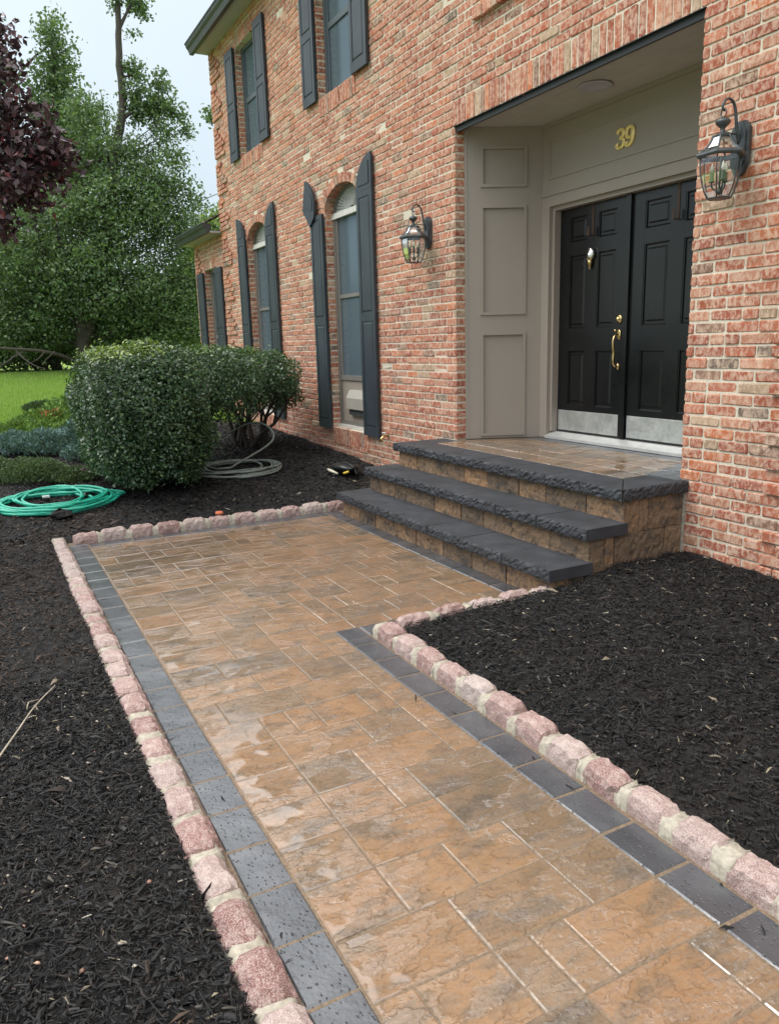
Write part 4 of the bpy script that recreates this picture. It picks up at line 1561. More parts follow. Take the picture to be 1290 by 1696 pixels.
def lantern(x, z, label):
    """coach lantern: z is the top of the back plate region; hangs in front of the wall"""
    LM = MAT['lamp_metal']
    t = empty('wall_lantern', (x, -.01, z), label, 'lantern', 'coach lanterns beside the front door')
    cy = -.175

    class MB(BASE_MB):                       # squat proportions of the real lantern
        def build(self, *a_, **k_):
            self.v = [(x + (p[0] - x) * .93, p[1] * .93, z + .008 + (p[2] - z - .008) * .73) for p in self.v]
            return BASE_MB.build(self, *a_, **k_)
    # back plate: long eight-sided shield
    m = MB()
    pl = [(-.028, .17), (.028, .17), (.058, .12), (.058, -.12), (.03, -.185), (0, -.205), (-.03, -.185), (-.058, -.12), (-.058, .12)]
    m.prism([(x + a, z + .04 + b) for a, b in pl][::-1], -.030, -.006)
    m.prism([(x + a * .72, z + .04 + b * .82) for a, b in pl][::-1], -.040, -.0301)
    m.build('back_plate', LM, t)
    m = MB()
    arm = [(x, -.036, z + .06), (x, -.060, z + .14), (x, -.075, z + .24), (x, -.095, z + .315), (x, -.135, z + .345), (x, -.172, z + .325), (x, -.185, z + .285), (x, -.172, z + .262), (x, -.158, z + .268)]
    ap = catmull(arm, 4)
    m.tube(ap, [.010 - .004 * i / len(ap) for i in range(len(ap))], 8)
    m.tube([(x, -.036, z + .115), (x, cy, z + .125)], .005, 6)
    m.build('hook_arm', LM, t)
    m = MB()
    m.tube([(x + .018 * math.cos(a), cy, z + .246 + .026 * math.sin(a)) for a in np.linspace(0, 2 * math.pi, 19)[:-1]], .0035, 6, closed=True)
    m.build('hanging_ring', LM, t)
    m = MB()
    m.lathe([(.0, .222), (.008, .218), (.012, .212), (.030, .206), (.040, .192), (.041, .184), (.036, .172), (.022, .155), (.014, .145), (.012, .118), (.030, .110), (.038, .100), (.052, .094)][::-1], (x, cy, z), 18)
    m.build('finial', LM, t)
    # flared hexagonal roof with glazed panels
    ph = math.pi / 6 - math.pi / 2 + math.pi / 6     # corners at 30, 90, ... degrees off the wall normal
    ph = -math.pi / 2 + math.pi / 6
    prof = [(.050, .096), (.056, .075), (.068, .045), (.086, .015), (.112, -.012), (.126, -.020)]
    P = lambda r, zz, k: (x + r * math.cos(ph + k * math.pi / 3), cy + r * math.sin(ph + k * math.pi / 3), z + zz)
    m = MB()
    for k in range(6): m.tube([P(r, zz, k) for r, zz in prof], .0055, 6)
    m.lathe([(.050, .099), (.055, .094), (.055, .086), (.048, .080)][::-1], (x, cy, z), 6, False, ph)
    m.build('roof_ribs', LM, t)
    m = MB()
    for k in range(6):
        for a, b in zip(prof[:-2], prof[1:-1]):
            m.quad(P(a[0] - .002, a[1], k), P(a[0] - .002, a[1], k + 1), P(b[0] - .002, b[1], k + 1), P(b[0] - .002, b[1], k))
    m.build('roof_glass', MAT['lamp_glass'], t)
    m = MB()
    rp = [(.110, -.014), (.124, -.012), (.136, -.022), (.139, -.034), (.134, -.046), (.124, -.050), (.108, -.046)]
    V, F = [], []
    for r, zz in rp:
        for k in range(6): V.append(P(r, zz, k))
    n = len(rp)
    for i in range(n):
        for k in range(6):
            F.append((i * 6 + k, i * 6 + (k + 1) % 6, ((i + 1) % n) * 6 + (k + 1) % 6, ((i + 1) % n) * 6 + k))
    m.add(V, F)
    m.build('roof_rim', LM, t)
    # cage
    cp = [(.113, -.05), (.1145, -.10), (.109, -.16), (.098, -.225), (.082, -.285), (.065, -.325)]
    m = MB()
    for k in range(6): m.tube([P(r, zz, k) for r, zz in cp], .0042, 6)
    for r, zz in (cp[-1],):
        m.tube([P(r, zz, k) for k in range(6)], .005, 6, closed=True)
    m.build('cage', LM, t)
    m = MB()
    for k in range(6):
        for a, b in zip(cp[:-1], cp[1:]):
            m.quad(P(a[0] - .002, a[1], k), P(a[0] - .002, a[1], k + 1), P(b[0] - .002, b[1], k + 1), P(b[0] - .002, b[1], k))
    m.build('lamp_glass', MAT['lamp_glass'], t)
    m = MB()
    m.lathe([(.0, -.332), (.04, -.330), (.064, -.325), (.064, -.321), (.0, -.321)], (x, cy, z), 6, False, ph)
    m.build('base_plate', LM, t)
    # candle cluster
    m = MB()
    m.tube([(x, cy, z - .05), (x, cy, z - .30)], .006, 8)
    m.lathe([(.0, -.30), (.016, -.295), (.020, -.275), (.010, -.26), (.0, -.255)], (x, cy, z), 10)
    for k in range(3):
        a = ph + math.pi / 6 + k * 2 * math.pi / 3
        dx, dy = math.cos(a), math.sin(a)
        m.tube(catmull([(x, cy, z - .275), (x + dx * .022, cy + dy * .022, z - .268), (x + dx * .04, cy + dy * .04, z - .245), (x + dx * .043, cy + dy * .043, z - .21)], 4), .005, 6)
        m.lathe([(.0, -.215), (.014, -.212), (.016, -.20), (.011, -.195), (.0115, -.145), (.0, -.143)], (x + dx * .043, cy + dy * .043, z), 10)
    m.build('candle_cluster', MAT['candle'], t)
    for k in range(3):
        a = ph + math.pi / 6 + k * 2 * math.pi / 3
        b = MB()
        b.lathe([(.0, -.145), (.008, -.14), (.012, -.125), (.009, -.105), (.003, -.085), (.0, -.078)], (x + math.cos(a) * .043, cy + math.sin(a) * .043, z), 10)
        b.build('bulb', MAT['bulb'], t)
    return t


lantern(-3.02, 2.40, 'black coach lantern on the brick pier right of the black doors')
lantern(-6.27, 2.40, 'black coach lantern on the brick wall between the arched window and the entry')


# ------------------------------------------------------------------ hoses and small things on the beds
def coil(name, cx, cy, rx, ry, loops, rad, mat, z0, seed, label, cat, rot=0.0, tail=None, origin=None, spread=.16):
    r = random.Random(seed)
    pts = []
    N_ = 26
    a0 = r.uniform(0, 6.28)
    sx = sy = 1.0
    ox = oy = 0.0
    for l in range(loops):
        tx, ty = r.uniform(1 - spread * 1.6, 1 + spread), r.uniform(1 - spread * 1.6, 1 + spread)
        tox, toy = r.uniform(-.35, .35) * spread, r.uniform(-.35, .35) * spread
        w1 = r.uniform(0, 6.28)
        for k in range(N_):
            t = k / N_
            q = t * t * (3 - 2 * t)
            ax, ay = sx + (tx - sx) * q, sy + (ty - sy) * q
            bx, by = ox + (tox - ox) * q, oy + (toy - oy) * q
            a = a0 + 2 * math.pi * t
            x = rx * (ax * math.cos(a) + bx + .035 * math.sin(3 * a + w1) + .018 * math.sin(7 * a + 2 * w1)); y = ry * (ay * math.sin(a) + by)
            X = cx + x * math.cos(rot) - y * math.sin(rot); Y = cy + x * math.sin(rot) + y * math.cos(rot)
            lay = rad + (l * .34 + q * .34) * rad * 1.1 + .004 * math.sin(5 * a + w1)
            pts.append((X, Y, float(ground(X, Y)) + z0 + lay))
        sx, sy, ox, oy = tx, ty, tox, toy
    if tail: pts += catmull([pts[-1]] + tail, 8)
    t = empty(name, (cx, cy, float(ground(cx, cy))), label, cat)
    m = MB(); m.tube(pts, rad, 8); m.build('hose', mat, t)
    return t, pts


th, hp = coil('garden_hose', -7.36, -3.25, .30, .45, 12, .0125, MAT['green_hose'], .01, 4, 'bright green garden hose lying coiled on the mulch by the shrubs', 'hose', spread=.36)
# couplings of the green hose
for p, q in ((hp[0], hp[1]), (hp[-1], hp[-2])):
    p = Vector(p); d = (p - Vector(q)).normalized()
    m = MB(); m.tube([p - d * .01, p + d * .03, p + d * .031, p + d * .055], [.021, .021, .016, .016], 10); m.build('coupling', MAT['black_plastic'], th)
m = MB()
m.box(-7.60, -7.50, -3.20, -3.14, .20, .212, Matrix.Rotation(.02, 4, 'Z')); m.build('hose_tag', MAT['sill_metal'], th)

coil('garden_hose', -7.98, -1.44, .36, .44, 8, .0115, MAT['grey_hose'], .006, 15, 'grey-green garden hose coiled under the open side of the shrub', 'hose', spread=.34,
     tail=[(-8.05, -.98, .45), (-8.25, -.94, .60), (-8.55, -1.05, .62), (-8.75, -1.30, .48), (-8.85, -1.6, .30)])

# black hand tool bag left by the steps
gz = float(ground(-7.3, -.45))
tb = empty('tool_pouch', (-7.3, -.45, gz), 'small black tool pouch lying on the mulch beside the lowest steps', 'tool pouch')
m = MB()
rr = random.Random(2)
V, F = [], []
n1, n2 = 14, 6
for i in range(n2 + 1):
    t = i / n2
    for k in range(n1):
        a = 2 * math.pi * k / n1
        r_ = math.sin(min(1, .25 + t) * math.pi / 2) if t < .7 else math.cos((t - .7) / .3 * math.pi / 2) * .96 + .02
        V.append((-7.3 + .23 * r_ * math.cos(a) + rr.gauss(0, .006), -.45 + .14 * r_ * math.sin(a) + rr.gauss(0, .006), gz + .02 + .11 * t + rr.gauss(0, .004)))
for i in range(n2):
    for k in range(n1): F.append((i * n1 + k, i * n1 + (k + 1) % n1, (i + 1) * n1 + (k + 1) % n1, (i + 1) * n1 + k))
F.append(tuple(n2 * n1 + k for k in range(n1)))
m.add(V, F, True)
m.build('pouch', MAT['black_plastic'], tb)
m = MB(); m.tube([(-7.45, -.58, gz + .05), (-7.30, -.62, gz + .06), (-7.16, -.60, gz + .045)], [.012, .016, .010], 8); m.build('handle', MAT['cream_plastic'], tb)
m = MB(); m.tube([(-7.10, -.56, gz + .05), (-7.06, -.52, gz + .07)], .012, 8); m.build('grip', MAT['yellow_plastic'], tb)
m = MB(); m.tube(catmull([(-7.5, -.42, gz + .04), (-7.42, -.46, gz + .11), (-7.28, -.45, gz + .125), (-7.12, -.44, gz + .10), (-7.06, -.43, gz + .03)], 5), .010, 8); m.build('strap', MAT['black_plastic'], tb)

# pale dead stem on the near bed
tw = MB()
st = [(-2.83, -3.87, .045), (-2.93, -3.83, .05), (-3.08, -3.765, .06), (-3.22, -3.70, .075), (-3.37, -3.61, .085)]
tw.tube(catmull(st, 5), [.0045 - .002 * i / 20 for i in range(21)], 6)
tw.tube([(-3.27, -3.68, .08), (-3.24, -3.72, .09), (-3.19, -3.73, .085)], .0022, 5)
tw.build('dead_stem', MAT['twig'], None, (-3.1, -3.75, .04), 'pale dry stem lying on the black mulch beside the kerb', 'dead stem')
ob = MB(); ob.lathe([(.0, 0), (.030, .004), (.036, .018), (.028, .032), (.0, .036)], (-6.47, -2.03, .055), 9)
ob.v = [(a + random.gauss(0, .003), b * 1 + random.gauss(0, .003), c) for a, b, c in ob.v]
ob.build('clay_fragment', MAT['orange_clay'], None, None, 'orange broken clay fragment lying against the far cobble kerb', 'fragment')
dc = MB()
rr = random.Random(8)
dcV = []
dc.lathe([(.0, 0), (.07, .01), (.09, .035), (.06, .065), (.0, .075)], (-6.95, -3.25, float(ground(-6.95, -3.25))), 11, False)
dc.v = [(a + rr.gauss(0, .012), b + rr.gauss(0, .012), c + rr.gauss(0, .006)) for a, b, c in dc.v]
dc.build('soil_clod', MAT['soil'], None, None, 'dark lump of soil in front of the green hose', 'soil clod')


# ------------------------------------------------------------------ leaves
def leaf_cloud(C, size, aspect, tint, normal_bias=None, fold=.25, rng=RNG, up=.3):
    """C (n,3) centres; each leaf a folded four-corner blade; returns V, Q, T"""
    n = len(C)
    size = np.broadcast_to(np.asarray(size, float), (n,))
    nr = rng.normal(size=(n, 3))
    if normal_bias is not None: nr = nr * .75 + normal_bias
    nr[:, 2] += up
    nr /= np.linalg.norm(nr, axis=1, keepdims=True) + 1e-9
    a = rng.normal(size=(n, 3)); a -= nr * (a * nr).sum(1, keepdims=True)
    a /= np.linalg.norm(a, axis=1, keepdims=True) + 1e-9
    b = np.cross(nr, a)
    L = (size * rng.uniform(.75, 1.25, n))[:, None]; Wd = L * aspect
    V = np.empty((n, 4, 3))
    V[:, 0] = C - a * L * .5
    V[:, 1] = C + b * Wd * .5 + nr * L * fold * .3
    V[:, 2] = C + a * L * .5 - nr * L * fold * .35
    V[:, 3] = C - b * Wd * .5 + nr * L * fold * .3
    T = np.repeat(tint[:, None, :], 4, axis=1)
    Q = np.arange(n * 4).reshape(n, 4)
    return V.reshape(-1, 3), Q, T.reshape(-1, 3)


CLUST = []


def pick(cols, n, rng=RNG, jit=.15):
    cols = np.array([c for c, w in cols]), np.array([w for c, w in cols], float)
    i = rng.choice(len(cols[0]), n, p=cols[1] / cols[1].sum())
    return cols[0][i] * rng.uniform(1 - jit, 1 + jit, (n, 1))


def blobs(bl, n, rng=RNG, shell=.45, clump=0.0):
    """points in ellipsoids (cx,cy,cz,rx,ry,rz), favouring the outer part; optionally gathered into twig clumps"""
    bl = np.array(bl, float)
    w = (bl[:, 3] * bl[:, 4] * bl[:, 5]) ** (2 / 3.0)
    k = rng.choice(len(bl), n, p=w / w.sum())
    d = rng.normal(size=(n, 3)); d /= np.linalg.norm(d, axis=1, keepdims=True)
    r = rng.uniform(0, 1, n) ** shell
    P = bl[k, :3] + d * r[:, None] * bl[k, 3:]
    if clump:
        m = max(1, n // 30)
        cen = P[rng.choice(n, m)]
        ci = rng.integers(0, m, n)
        CLUST.clear(); CLUST.append((ci, rng.uniform(.72, 1.28, m)))
        P = cen[ci] + rng.normal(size=(n, 3)) * clump * np.array([1.0, 1.0, .7])
    return P, d


# boxwood-like clipped shrubs
def clipped(cx, cy, cz, rx, ry, rz, n, size, rng, cols, top_cols=None, pw=3.2, cut=None, depth=.16):
    d = rng.normal(size=(n, 3)); d /= np.linalg.norm(d, axis=1, keepdims=True)
    s = (np.abs(d) ** pw).sum(1) ** (-1 / pw)
    k = 1 - np.abs(rng.normal(0, depth, n))
    k = np.where(rng.uniform(size=n) < .02, 1 + np.abs(rng.normal(0, .045, n)), k)
    lump = .045 * np.sin(d[:, 0] * 7 + d[:, 2] * 5 + 1) + .04 * np.sin(d[:, 1] * 9 + 2 + d[:, 2] * 6) + .03 * np.sin(d[:, 0] * 17 + d[:, 1] * 15)
    P = np.array([cx, cy, cz]) + d * (s * (k + lump))[:, None] * np.array([rx, ry, rz])
    T = pick(cols, n, rng, .22)
    if top_cols is not None:
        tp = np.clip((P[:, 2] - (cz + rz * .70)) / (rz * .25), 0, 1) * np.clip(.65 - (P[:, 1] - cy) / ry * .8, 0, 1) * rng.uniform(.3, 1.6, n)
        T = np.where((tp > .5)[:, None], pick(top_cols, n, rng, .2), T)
    nb = d * np.array([1 / rx, 1 / ry, 1 / rz]) * .6
    if cut is not None:
        m = cut(P); P, T, nb = P[m], T[m], nb[m]
    return leaf_cloud(P, size, .52, T, nb, .3, rng, .35)


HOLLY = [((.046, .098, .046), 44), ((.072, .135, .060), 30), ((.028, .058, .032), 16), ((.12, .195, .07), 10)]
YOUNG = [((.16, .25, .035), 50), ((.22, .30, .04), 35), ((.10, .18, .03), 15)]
rng = np.random.default_rng(3)


def stems(parent, base, tips, r0, mat, rnd, name='stem'):
    m = MB()
    for b, t in zip(base, tips):
        b = Vector(b); t = Vector(t)
        mid = (b + t) / 2 + Vector((rnd.uniform(-.08, .08), rnd.uniform(-.08, .08), rnd.uniform(-.02, .08)))
        P = catmull([b, b + (mid - b) * .5 + Vector((rnd.uniform(-.03, .03), rnd.uniform(-.03, .03), .02)), mid, t], 4)
        m.tube(P, [r0 * (1 - .75 * i / len(P)) * 1.0 for i in range(len(P))], 6)
        for _ in range(3):
            i = rnd.randrange(4, len(P) - 1)
            q = Vector(P[i]); e = q + Vector((rnd.uniform(-.28, .28), rnd.uniform(-.28, .28), rnd.uniform(.12, .35)))
            m.tube([q, (q + e) / 2 + Vector((0, 0, -.02)), e], [r0 * .45, r0 * .35, r0 * .15], 5)
    return m.build(name, mat, parent)


rnd = random.Random(12)
s1 = empty('clipped_shrub', (-7.75, -2.32, .2), 'large dense clipped evergreen shrub with yellow-green young growth on its rounded top', 'shrub')
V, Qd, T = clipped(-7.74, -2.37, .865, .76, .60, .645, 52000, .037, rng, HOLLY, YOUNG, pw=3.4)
raw_mesh('foliage', V, Qd, MAT['holly_leaf'], s1, (-7.75, -2.32, .2), T)
P, _ = blobs([(-7.72, -2.37, .86, .66, .52, .56)], 14000, rng, .6)
V, Qd, T = leaf_cloud(P, .055, .55, pick(HOLLY, len(P), rng, .25), None, .3, rng)
raw_mesh('inner_foliage', V, Qd, MAT['holly_leaf'], s1, (-7.75, -2.32, .2), T)
bs = [(-7.72 + rnd.uniform(-.15, .15), -2.33 + rnd.uniform(-.15, .15), .16) for _ in range(12)]
stems(s1, bs, [(b[0] + rnd.uniform(-.45, .45), b[1] + rnd.uniform(-.45, .45), rnd.uniform(.7, 1.2)) for b in bs], .022, MAT['dark_bark'], rnd)

s2 = empty('clipped_shrub', (-9.3, -.85, .25), 'flat-topped evergreen shrub by the wall with bare crooked stems showing below', 'shrub')
def cut2(P):
    under = .86 + .10 * np.sin(P[:, 0] * 5) + .08 * np.sin(P[:, 1] * 6 + 1) + .22 * np.clip((-P[:, 0] - 9.4) / .6, -1, 1) * 0
    return P[:, 2] > under
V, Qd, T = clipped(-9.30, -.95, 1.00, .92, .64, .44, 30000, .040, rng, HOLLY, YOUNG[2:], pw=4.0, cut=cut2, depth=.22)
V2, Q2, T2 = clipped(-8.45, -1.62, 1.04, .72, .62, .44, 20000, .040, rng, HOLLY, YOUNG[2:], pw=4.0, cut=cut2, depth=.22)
Qd = np.concatenate([Qd, Q2 + len(V)]); V = np.concatenate([V, V2]); T = np.concatenate([T, T2])
raw_mesh('foliage', V, Qd, MAT['holly_leaf'], s2, (-9.3, -.85, .25), T)
bs = [(-9.35 + rnd.uniform(-.22, .22), -.82 + rnd.uniform(-.18, .18), .24) for _ in range(12)]
stems(s2, bs, [(-9.15 + rnd.uniform(-.8, .8), -.95 + rnd.uniform(-.5, .5), rnd.uniform(.9, 1.15)) for b in bs], .032, MAT['dark_bark'], rnd)


# junipers: sprays of needles
def juniper(name, label, clumps, n, cols, L, orange=None, seed=1, spread=.55):
    rng = np.random.default_rng(seed)
    cl = np.array(clumps, float)
    w = cl[:, 2] * cl[:, 3]
    k = rng.choice(len(cl), n, p=w / w.sum())
    ang = rng.uniform(0, 2 * np.pi, n); rr = np.sqrt(rng.uniform(0, 1, n))
    px = cl[k, 0] + cl[k, 2] * rr * np.cos(ang); py = cl[k, 1] + cl[k, 3] * rr * np.sin(ang)
    dome = np.sqrt(np.clip(1 - rr ** 2 * .9, 0, 1))
    tuft = .5 + .5 * np.sin(px * 11 + np.sin(py * 9) * 2) * np.sin(py * 10 + 1)
    pz = ground(px, py) + cl[k, 4] * dome * (rng.uniform(.15, 1, n) ** .5) * (.72 + .38 * tuft)
    d = np.stack([np.cos(ang) * spread * rr + rng.normal(0, .35, n), np.sin(ang) * spread * rr + rng.normal(0, .35, n), np.full(n, .5) + rng.normal(0, .25, n)], -1)
    d /= np.linalg.norm(d, axis=1, keepdims=True)
    s = np.cross(d, rng.normal(size=(n, 3))); s /= np.linalg.norm(s, axis=1, keepdims=True)
    LL = L * rng.uniform(.6, 1.3, (n, 1))
    C = np.stack([px, py, pz], -1)
    V = np.stack([C - d * LL * .5, C + s * LL * .13, C + d * LL * .5, C - s * LL * .13], 1).reshape(-1, 3)
    T = pick(cols, n, rng, .25)
    if orange:
        om = np.exp(-(((px - orange[0]) / orange[2]) ** 2 + ((py - orange[1]) / orange[3]) ** 2)) > rng.uniform(.25, .8, n)
        T[om] = pick([((.30, .13, .04), 1), ((.22, .11, .045), 1)], int(om.sum()), rng, .2)
    c = cl.mean(0)
    t = empty(name, (c[0], c[1], float(ground(c[0], c[1]))), label, 'juniper')
    raw_mesh('foliage', V, np.arange(n * 4).reshape(n, 4), MAT['needle'], t, (c[0], c[1], 0), np.repeat(T[:, None, :], 4, 1).reshape(-1, 3))
    m = MB()
    for q in cl:
        for _ in range(4):
            a = rng.uniform(0, 6.28)
            g0 = float(ground(q[0], q[1]))
            m.tube([(q[0], q[1], g0 - .02), (q[0] + .4 * q[2] * math.cos(a), q[1] + .4 * q[3] * math.sin(a), g0 + .1), (q[0] + .8 * q[2] * math.cos(a), q[1] + .8 * q[3] * math.sin(a), g0 + q[4] * .5)], [.02, .014, .006], 5)
    m.build('stem', MAT['dark_bark'], t)
    return t


juniper('juniper', 'low spreading bright green juniper with an orange dead patch beside the lawn', [(-12.4, -2.85, .8, .55, .30), (-13.1, -2.40, .9, .55, .40), (-11.7, -3.2, .6, .5, .24), (-13.8, -2.05, .9, .5, .44)], 13000,
        [((.10, .19, .035), 4), ((.15, .25, .05), 3), ((.065, .125, .03), 2)], .11, (-12.25, -2.86, .22, .16), 21)
juniper('juniper', 'blue-green juniper growing beside the large clipped shrub', [(-10.2, -3.05, .50, .40, .30), (-9.9, -2.72, .40, .34, .44), (-10.4, -3.45, .45, .40, .26), (-9.45, -2.75, .30, .25, .22)], 12000,
        [((.10, .175, .165), 4), ((.14, .23, .22), 3), ((.055, .10, .09), 3)], .065, None, 22)
juniper('juniper', 'mossy dull green low juniper just behind the green hose', [(-8.55, -3.35, .42, .38, .22), (-8.35, -3.0, .30, .26, .13), (-8.8, -3.75, .4, .35, .22)], 12000,
        [((.075, .12, .05), 4), ((.10, .15, .065), 2), ((.045, .075, .035), 3)], .045, None, 23)
juniper('juniper', 'small dark green juniper mound standing out against the bright lawn', [(-14.6, -2.75, .42, .34, .15)], 3000,
        [((.030, .060, .022), 3), ((.045, .085, .03), 2)], .11, None, 24)


# ------------------------------------------------------------------ trees
def limb(m, P, r0, r1, n=8, wig=.0, rnd=random):
    P = catmull(P, 5)
    k = len(P)
    P = [tuple(np.array(p) + np.array([rnd.gauss(0, wig), rnd.gauss(0, wig), 0])) for p in P]
    m.tube(P, [r0 + (r1 - r0) * i / (k - 1) for i in range(k)], n)


PEAR = [((.085, .145, .068), 42), ((.12, .19, .085), 32), ((.052, .095, .046), 14), ((.18, .255, .095), 12)]  # haze put into the leaf greens: lighter and greyer
tr = empty('pear_tree', (-21.86, -1.28, 1.0), 'tall dark green pear tree with bare grey upper trunk behind the shrubs', 'tree')
rng = np.random.default_rng(41)
rnd = random.Random(41)
PB = [(-22.1, -1.6, 3.2, 1.5, 1.6, 1.2), (-21.8, -.6, 3.4, 1.6, 1.5, 1.3), (-21.6, .6, 3.2, 1.4, 1.3, 1.2), (-21.4, 1.35, 3.0, 1.0, 1.0, 1.1), (-22.0, -.9, 4.9, 1.5, 1.4, 1.2), (-21.7, .2, 5.0, 1.4, 1.2, 1.2),
      (-21.5, 1.1, 4.7, 1.1, .95, .95), (-21.3, 1.65, 4.5, .5, .45, .4), (-21.35, 1.9, 5.2, .35, .25, .22), (-21.3, 2.2, 4.2, .3, .22, .2), (-21.4, 1.5, 6.3, .35, .3, .25), (-21.5, 1.2, 6.9, .4, .35, .3), (-21.3, 2.25, 3.4, .4, .3, .3), (-21.9, -.5, 7.3, .6, .5, .5), (-22.0, -.35, 6.4, 1.2, 1.0, 1.0), (-21.6, .75, 6.0, 1.0, .9, .9), (-21.4, 1.35, 5.6, .6, .6, .5), (-22.3, -2.2, 2.3, 1.2, 1.2, .8), (-22.0, -2.7, 3.8, 1.2, 1.2, 1.1),
      (-21.5, .9, 2.2, 1.1, 1.1, .7), (-21.4, 1.9, 2.4, .6, .6, .6), (-22, -.1, 2.1, 1.0, 1.0, .6), (-22.6, -2.6, 1.9, 1.0, 1.3, .40), (-22.4, -3.6, 2.5, 1.0, 1.0, .8), (-21.7, 1.4, 1.9, .8, .9, .5)]
P, d = blobs(PB, 74000, rng, .5, .17)
ct = CLUST[0][1][CLUST[0][0]]
PT = [(-21.55, .75, 9.9, .28, .33, .42), (-21.55, 1.05, 9.75, .25, .25, .3), (-21.65, .35, 9.95, .2, .22, .4), (-21.55, .66, 8.3, .3, .3, .3), (-21.5, .62, 8.0, .25, .25, .28), (-21.45, 1.2, 7.55, .45, .42, .5), (-21.4, 1.6, 7.45, .35, .32, .28), (-21.4, 1.85, 6.95, .16, .18, .22),
      (-21.45, 1.28, 8.05, .12, .14, .3), (-21.5, .85, 7.5, .4, .35, .5), (-21.6, .55, 7.4, .3, .3, .8), (-21.55, .72, 9.05, .12, .12, .25)]
P2, d2 = blobs(PT, 5000, rng, .5, .09)
P = np.concatenate([P, P2])
ct = np.concatenate([ct, np.ones(len(P2))])[:, None]
V, Qd, T = leaf_cloud(P, .090, .62, pick(PEAR, len(P), rng, .2) * ct, None, .3, rng, .4)
raw_mesh('crown', V, Qd, MAT['leaf'], tr, (-21.86, -1.28, 1.0), T)
m = MB()
limb(m, [(-21.86, -1.25, .9), (-21.8, -1.15, 1.9), (-21.85, -1.12, 3.2), (-21.8, -.9, 4.5), (-21.9, -.6, 6)], .20, .08, 10, .01, rnd)
limb(m, [(-21.8, -1.15, 1.7), (-21.7, -.55, 3.2), (-21.65, -.22, 4.9), (-21.6, .05, 6.3), (-21.6, .30, 7.3), (-21.6, .36, 8.6), (-21.6, .42, 9.6), (-21.6, .40, 10.3)], .16, .05, 8, .01, rnd)
limb(m, [(-21.6, .42, 9.2), (-21.55, .62, 9.55), (-21.5, .85, 9.95)], .05, .02, 6, 0, rnd)
limb(m, [(-21.6, .36, 8.1), (-21.52, .6, 8.15), (-21.5, .72, 8.2)], .03, .012, 6, 0, rnd)
limb(m, [(-21.6, .25, 7.1), (-21.5, .7, 7.4), (-21.42, 1.3, 7.5), (-21.4, 1.75, 7.15)], .05, .02, 6, 0, rnd)
limb(m, [(-21.82, -1.2, 1.12), (-21.2, -1.75, 1.38), (-20.5, -2.3, 1.52), (-19.96, -2.9, 1.58), (-19.6, -3.7, 1.66)], .06, .022, 8, .01, rnd)
limb(m, [(-20.2, -2.6, 1.55), (-19.9, -3.0, 1.35), (-19.7, -3.4, 1.05)], .025, .008, 6, .01, rnd)
limb(m, [(-20.0, -2.9, 1.58), (-19.7, -2.6, 1.25), (-19.5, -2.3, 1.12)], .022, .006, 6, .01, rnd)
for k in range(2):
    y0 = -2.0 - k * .22
    limb(m, [(-20.3 + .05 * k, y0, 1.5), (-20.1, y0 - .25, 1.30), (-20.0, y0 - .5 + rnd.uniform(-.2, .2), 1.02 + rnd.uniform(0, .2))], .014, .004, 5, .005, rnd)
limb(m, [(-21.82, -1.15, 2.3), (-21.9, -1.75, 3.3), (-21.9, -2.0, 4.8), (-21.9, -2.1, 6)], .13, .05, 8, .01, rnd)
limb(m, [(-21.82, -1.1, 2.9), (-21.9, -1.45, 3.9), (-21.9, -1.55, 5.3)], .10, .04, 8, .01, rnd)
limb(m, [(-21.8, -.5, 2.6), (-21.5, .4, 3.0), (-21.3, 1.3, 3.3), (-21.2, 1.9, 3.2)], .07, .02, 6, .01, rnd)
for _ in range(40):
    b = PB[rnd.randrange(len(PB))]
    c = np.array(b[:3]) + np.array([rnd.gauss(0, .4) for _ in range(3)])
    s = np.array((-21.8, -.8, max(1.8, c[2] - 1.2)))
    limb(m, [s, (s + c) / 2 + np.array((0, 0, -.15)), c], .03, .008, 5, .01, rnd)
limb(m, [(-21.7, -.15, 5.6), (-21.7, -.10, 6.6), (-21.7, -.14, 7.75)], .022, .008, 5, .0, rnd)
m.build('trunk', MAT['bark'], tr)

tr2 = empty('pear_tree', (-24.5, -2.6, 1.03), 'second pear tree with narrow pointed top standing left of the bare grey trunk', 'tree')
rng = np.random.default_rng(43)
PB2 = [(-24.2, -.75, 9.6, .45, .40, .75), (-24.2, -.85, 8.6, .7, .65, .9), (-24.2, -.9, 7.5, 1.0, .95, 1.0), (-24.2, -1.1, 6.4, 1.2, 1.1, 1.1), (-24.4, -1.8, 5.4, 1.4, 1.4, 1.2), (-24.5, -2.6, 8.6, .9, .8, 1.2), (-24.6, -3.2, 10.4, .9, .95, 1.3), (-24.5, -3.0, 6.6, 1.3, 1.2, 1.2), (-24.5, -2.6, 4.0, 1.6, 1.6, 1.2), (-24.4, -1.2, 3.6, 1.4, 1.4, 1.2), (-24.2, -.45, 7.0, .7, .5, .8), (-24.8, -3.2, 2.0, 1.3, 1.7, .62), (-24.6, -1.5, 2.0, 1.2, 1.3, .6), (-25, -5, 2.3, 1.2, 1.5, .8), (-25.2, -5.2, 1.35, 1.0, 1.6, .42), (-25.0, -3.0, 1.3, 1.0, 1.6, .40), (-24.9, -.8, 1.3, .8, 1.6, .38), (-24.6, 1.4, 1.35, .8, 1.4, .40), (-24.4, .4, 2.3, 1.0, 1.2, .8)]
P, d = blobs(PB2, 66000, rng, .5, .17)
V, Qd, T = leaf_cloud(P, .11, .6, pick(PEAR, len(P), rng, .2), None, .3, rng, .4)
raw_mesh('crown', V, Qd, MAT['leaf'], tr2, (-24.5, -2.6, 1.03), T)
m = MB()
rnd = random.Random(5)
